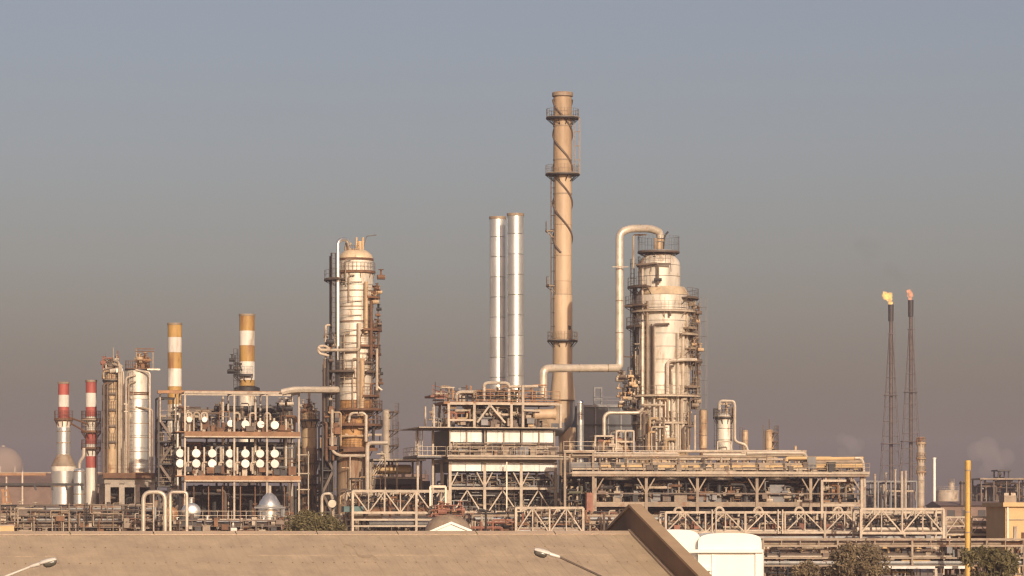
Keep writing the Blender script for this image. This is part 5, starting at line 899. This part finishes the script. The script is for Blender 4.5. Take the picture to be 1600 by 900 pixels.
# street lamps
def lamp(label, Y, hx0, hy0, hx1, hy1, ax, ay, polex):
    k = Y / F; b = P(polex, 0, Y); b.z = 0; t = thing('street_lamp', label, 'street lamp', b, 'street lamps in front of the long roof'); A, B = P(hx0, hy0, Y), P(hx1, hy1, Y); d = (B - A); L = d.length; d.normalize(); sd = Vector((0, 1, 0)); up = sd.cross(d); up = up if up.z > 0 else -up
    def body(prof, w, flat, dz):
        mb = MB(); n = 14; vs = []
        for s, r in prof:
            for j in range(n): a = 2 * math.pi * j / n; h = math.sin(a); vs.append(A + d * (s * L) + sd * (math.cos(a) * r * w) + up * (h * r * (1 if h > 0 else flat) + dz))
        m = len(prof); mb.add(vs, [(i * n + j, i * n + (j + 1) % n, (i + 1) * n + (j + 1) % n, (i + 1) * n + j) for i in range(m - 1) for j in range(n)], True); mb.add(vs[:n], [tuple(range(n))[::-1]]); mb.add(vs[-n:], [tuple(range(n))]); return mb
    body([(0, .02), (.03, .07), (.15, .10), (.35, .11), (.55, .10), (.62, .075)], 1.5, .45, .0).build('housing', LAMPG, t); body([(.62, .07), (.66, .068), (.95, .055), (1.0, .04)], 1.2, .9, 0).build('gear_cover', LAMPG, t)
    body([(.03, .03), (.1, .09), (.3, .12), (.45, .10), (.52, .04)], 1.3, 1.1, -.055).build('lens', LENS, t)
    C = P(ax, ay, Y); pole_top = C + (C - B).normalized() * .5; pt = P(polex, 0, Y); slope = (C - B).normalized(); s_ = (pt.x - C.x) / slope.x; J = C + slope * s_
    MB().tube(fillet([B - d * .03, C, J + slope * .0, J - UP * 1.2], .8, 6), .035, 10).build('arm', BROWN if hx0 > 400 else LAMPG, t); MB().tube([(J.x, Y, 0), (J.x, Y, 1.2), (J.x, Y, J.z - 1.1)], [.12, .1, .06], 14).build('pole', GALV, t); MB().box((J.x - .2, Y - .2, 0), (J.x + .2, Y + .2, .08)).build('base_plate', GALV, t)
lamp('street lamp reaching left over the tan roof, in front of its middle', 100, 834, 859, 875, 870.5, 940, 901, 985); lamp('pale street lamp reaching right at the bottom left corner', 100, 89, 874, 47, 885.5, 10, 900, -40)
# trees
def tree(label, px, top, w, Y, bot, leaf, seed, n=7000, trunkh=.35):
    k = Y / F; b = P(px, 0, Y); b.z = 0; t = thing('tree', label, 'tree', b); rs = random.Random(seed); zt = zz(top, Y); rx = w / 2 * k; zc = max(zz(bot, Y), .5); tr = MB(); tr.tube([b, b + Vector((.1, 0, zt * .3)), b + Vector((-.1, .1, zt * .55))], [.22, .17, .1], 10)
    blobs = []
    for i in range(44):
        a = rs.uniform(0, 2 * math.pi); rr = math.sqrt(rs.random()) * .8; f = rs.random(); z = zc + (zt - zc) * (.15 + .75 * f * (1 - .45 * rr * rr)); c = Vector((b.x + rx * rr * math.cos(a), Y + rx * .8 * rr * math.sin(a), z)); blobs.append((c, rs.uniform(.10, .26) * rx)); tr.tube([b + Vector((0, 0, zt * rs.uniform(.25, .5))), b.lerp(c, .5) + UP * zt * .12, c], [.07, .05, .02], 5)
    tr.build('trunk', BARK, t); mb = MB()
    for i in range(n):
        c, r = rs.choice(blobs); v = Vector((rs.gauss(0, 1), rs.gauss(0, 1), rs.gauss(0, .85))); v = v.normalized() * r * rs.uniform(.25, 1.0) ** .6 * (1.35 if rs.random() < .12 else 1); p = c + v; s = rs.uniform(.05, .15); a = Vector((rs.gauss(0, 1), rs.gauss(0, 1), rs.gauss(0, 1))).normalized(); q = a.cross(Vector((rs.gauss(0, 1), rs.gauss(0, 1), rs.gauss(0, 1)))).normalized(); mb.add([p - a * s * 1.5, p + q * s * .6, p + a * s * 1.5, p - q * s * .6], [(0, 1, 2, 3)])
    mb.build('crown', leaf, t)
tree('dark olive tree rising just behind the long roof, below the left tower', 487, 797, 116, 300, 850, LEAFD, 5, 9000); tree('loose brownish tree in front of the right pipe bridge', 1338, 843, 110, 260, 915, LEAFB, 6, 8000); tree('dark green tree at the right, below the yellow post', 1548, 849, 100, 250, 915, LEAFD, 7, 9000); tree('small dry tree low beside the white vaulted building', 1262, 876, 60, 262, 920, LEAFB, 8, 4000)
# ------------------------------------------------------------------ steam and haze
def puff(label, px, py, Y, w, h, seed, dens):
    k = Y / F; c = P(px, py, Y); rs = random.Random(seed); mb = MB()
    for i in range(9): f = i / 8; mb.sphere(c + Vector((rs.uniform(-.5, .5) * w * k * (.35 + .65 * f), rs.uniform(-.3, .3) * w * k, (f - .5) * h * k * .8)), *([w * k * (.16 + .16 * f) * rs.uniform(.8, 1.2)] * 3), 14, 8)
    o = mb.build('steam_plume' if seed < 5 else 'smoke_trail', STEAM[0] if seed < 5 else STEAM[1], None, None, (c.x, c.y, c.z)); rm = o.modifiers.new('blend', 'REMESH'); rm.mode = 'VOXEL'; rm.voxel_size = w * k * .05; tag(o, label, 'steam'); o['kind'] = 'stuff'; return o
def volmat(name, col, dens, noise=False):
    m = bpy.data.materials.new(name); m.use_nodes = True; nt = m.node_tree; nt.nodes.clear(); out = nt.nodes.new('ShaderNodeOutputMaterial'); v = nt.nodes.new('ShaderNodeVolumePrincipled'); v.inputs['Color'].default_value = col + (1,); v.inputs['Density'].default_value = dens; nt.links.new(v.outputs[0], out.inputs['Volume']); return m
STEAM = [volmat('pale_steam', (0.88, 0.82, 0.80), 0.022), volmat('thin_dark_smoke', (0.10, 0.09, 0.09), 0.009)]
puff('faint pale steam plume drifting above the right end of air cooler', 1328, 702, 800, 42, 40, 1, .02); puff('faint dark smoke smudge drifting up left of the flares', 1362, 396, 905, 44, 40, 7, .02); puff('faint dark smoke wisp just above the two flare flames', 1404, 430, 905, 36, 26, 8, .02); puff('faint pale steam plume over the right skyline unit', 1552, 720, 860, 60, 50, 2, .02)
hz = MB().box((-2500, -400, -1.6), (2500, 3400, 98)).build('haze', volmat('dusty_haze', HAZE_COLOR, HAZE_DENSITY)); hz['kind'] = 'stuff'
for o in bpy.data.objects:
    if '_base' in o: del o['_base']
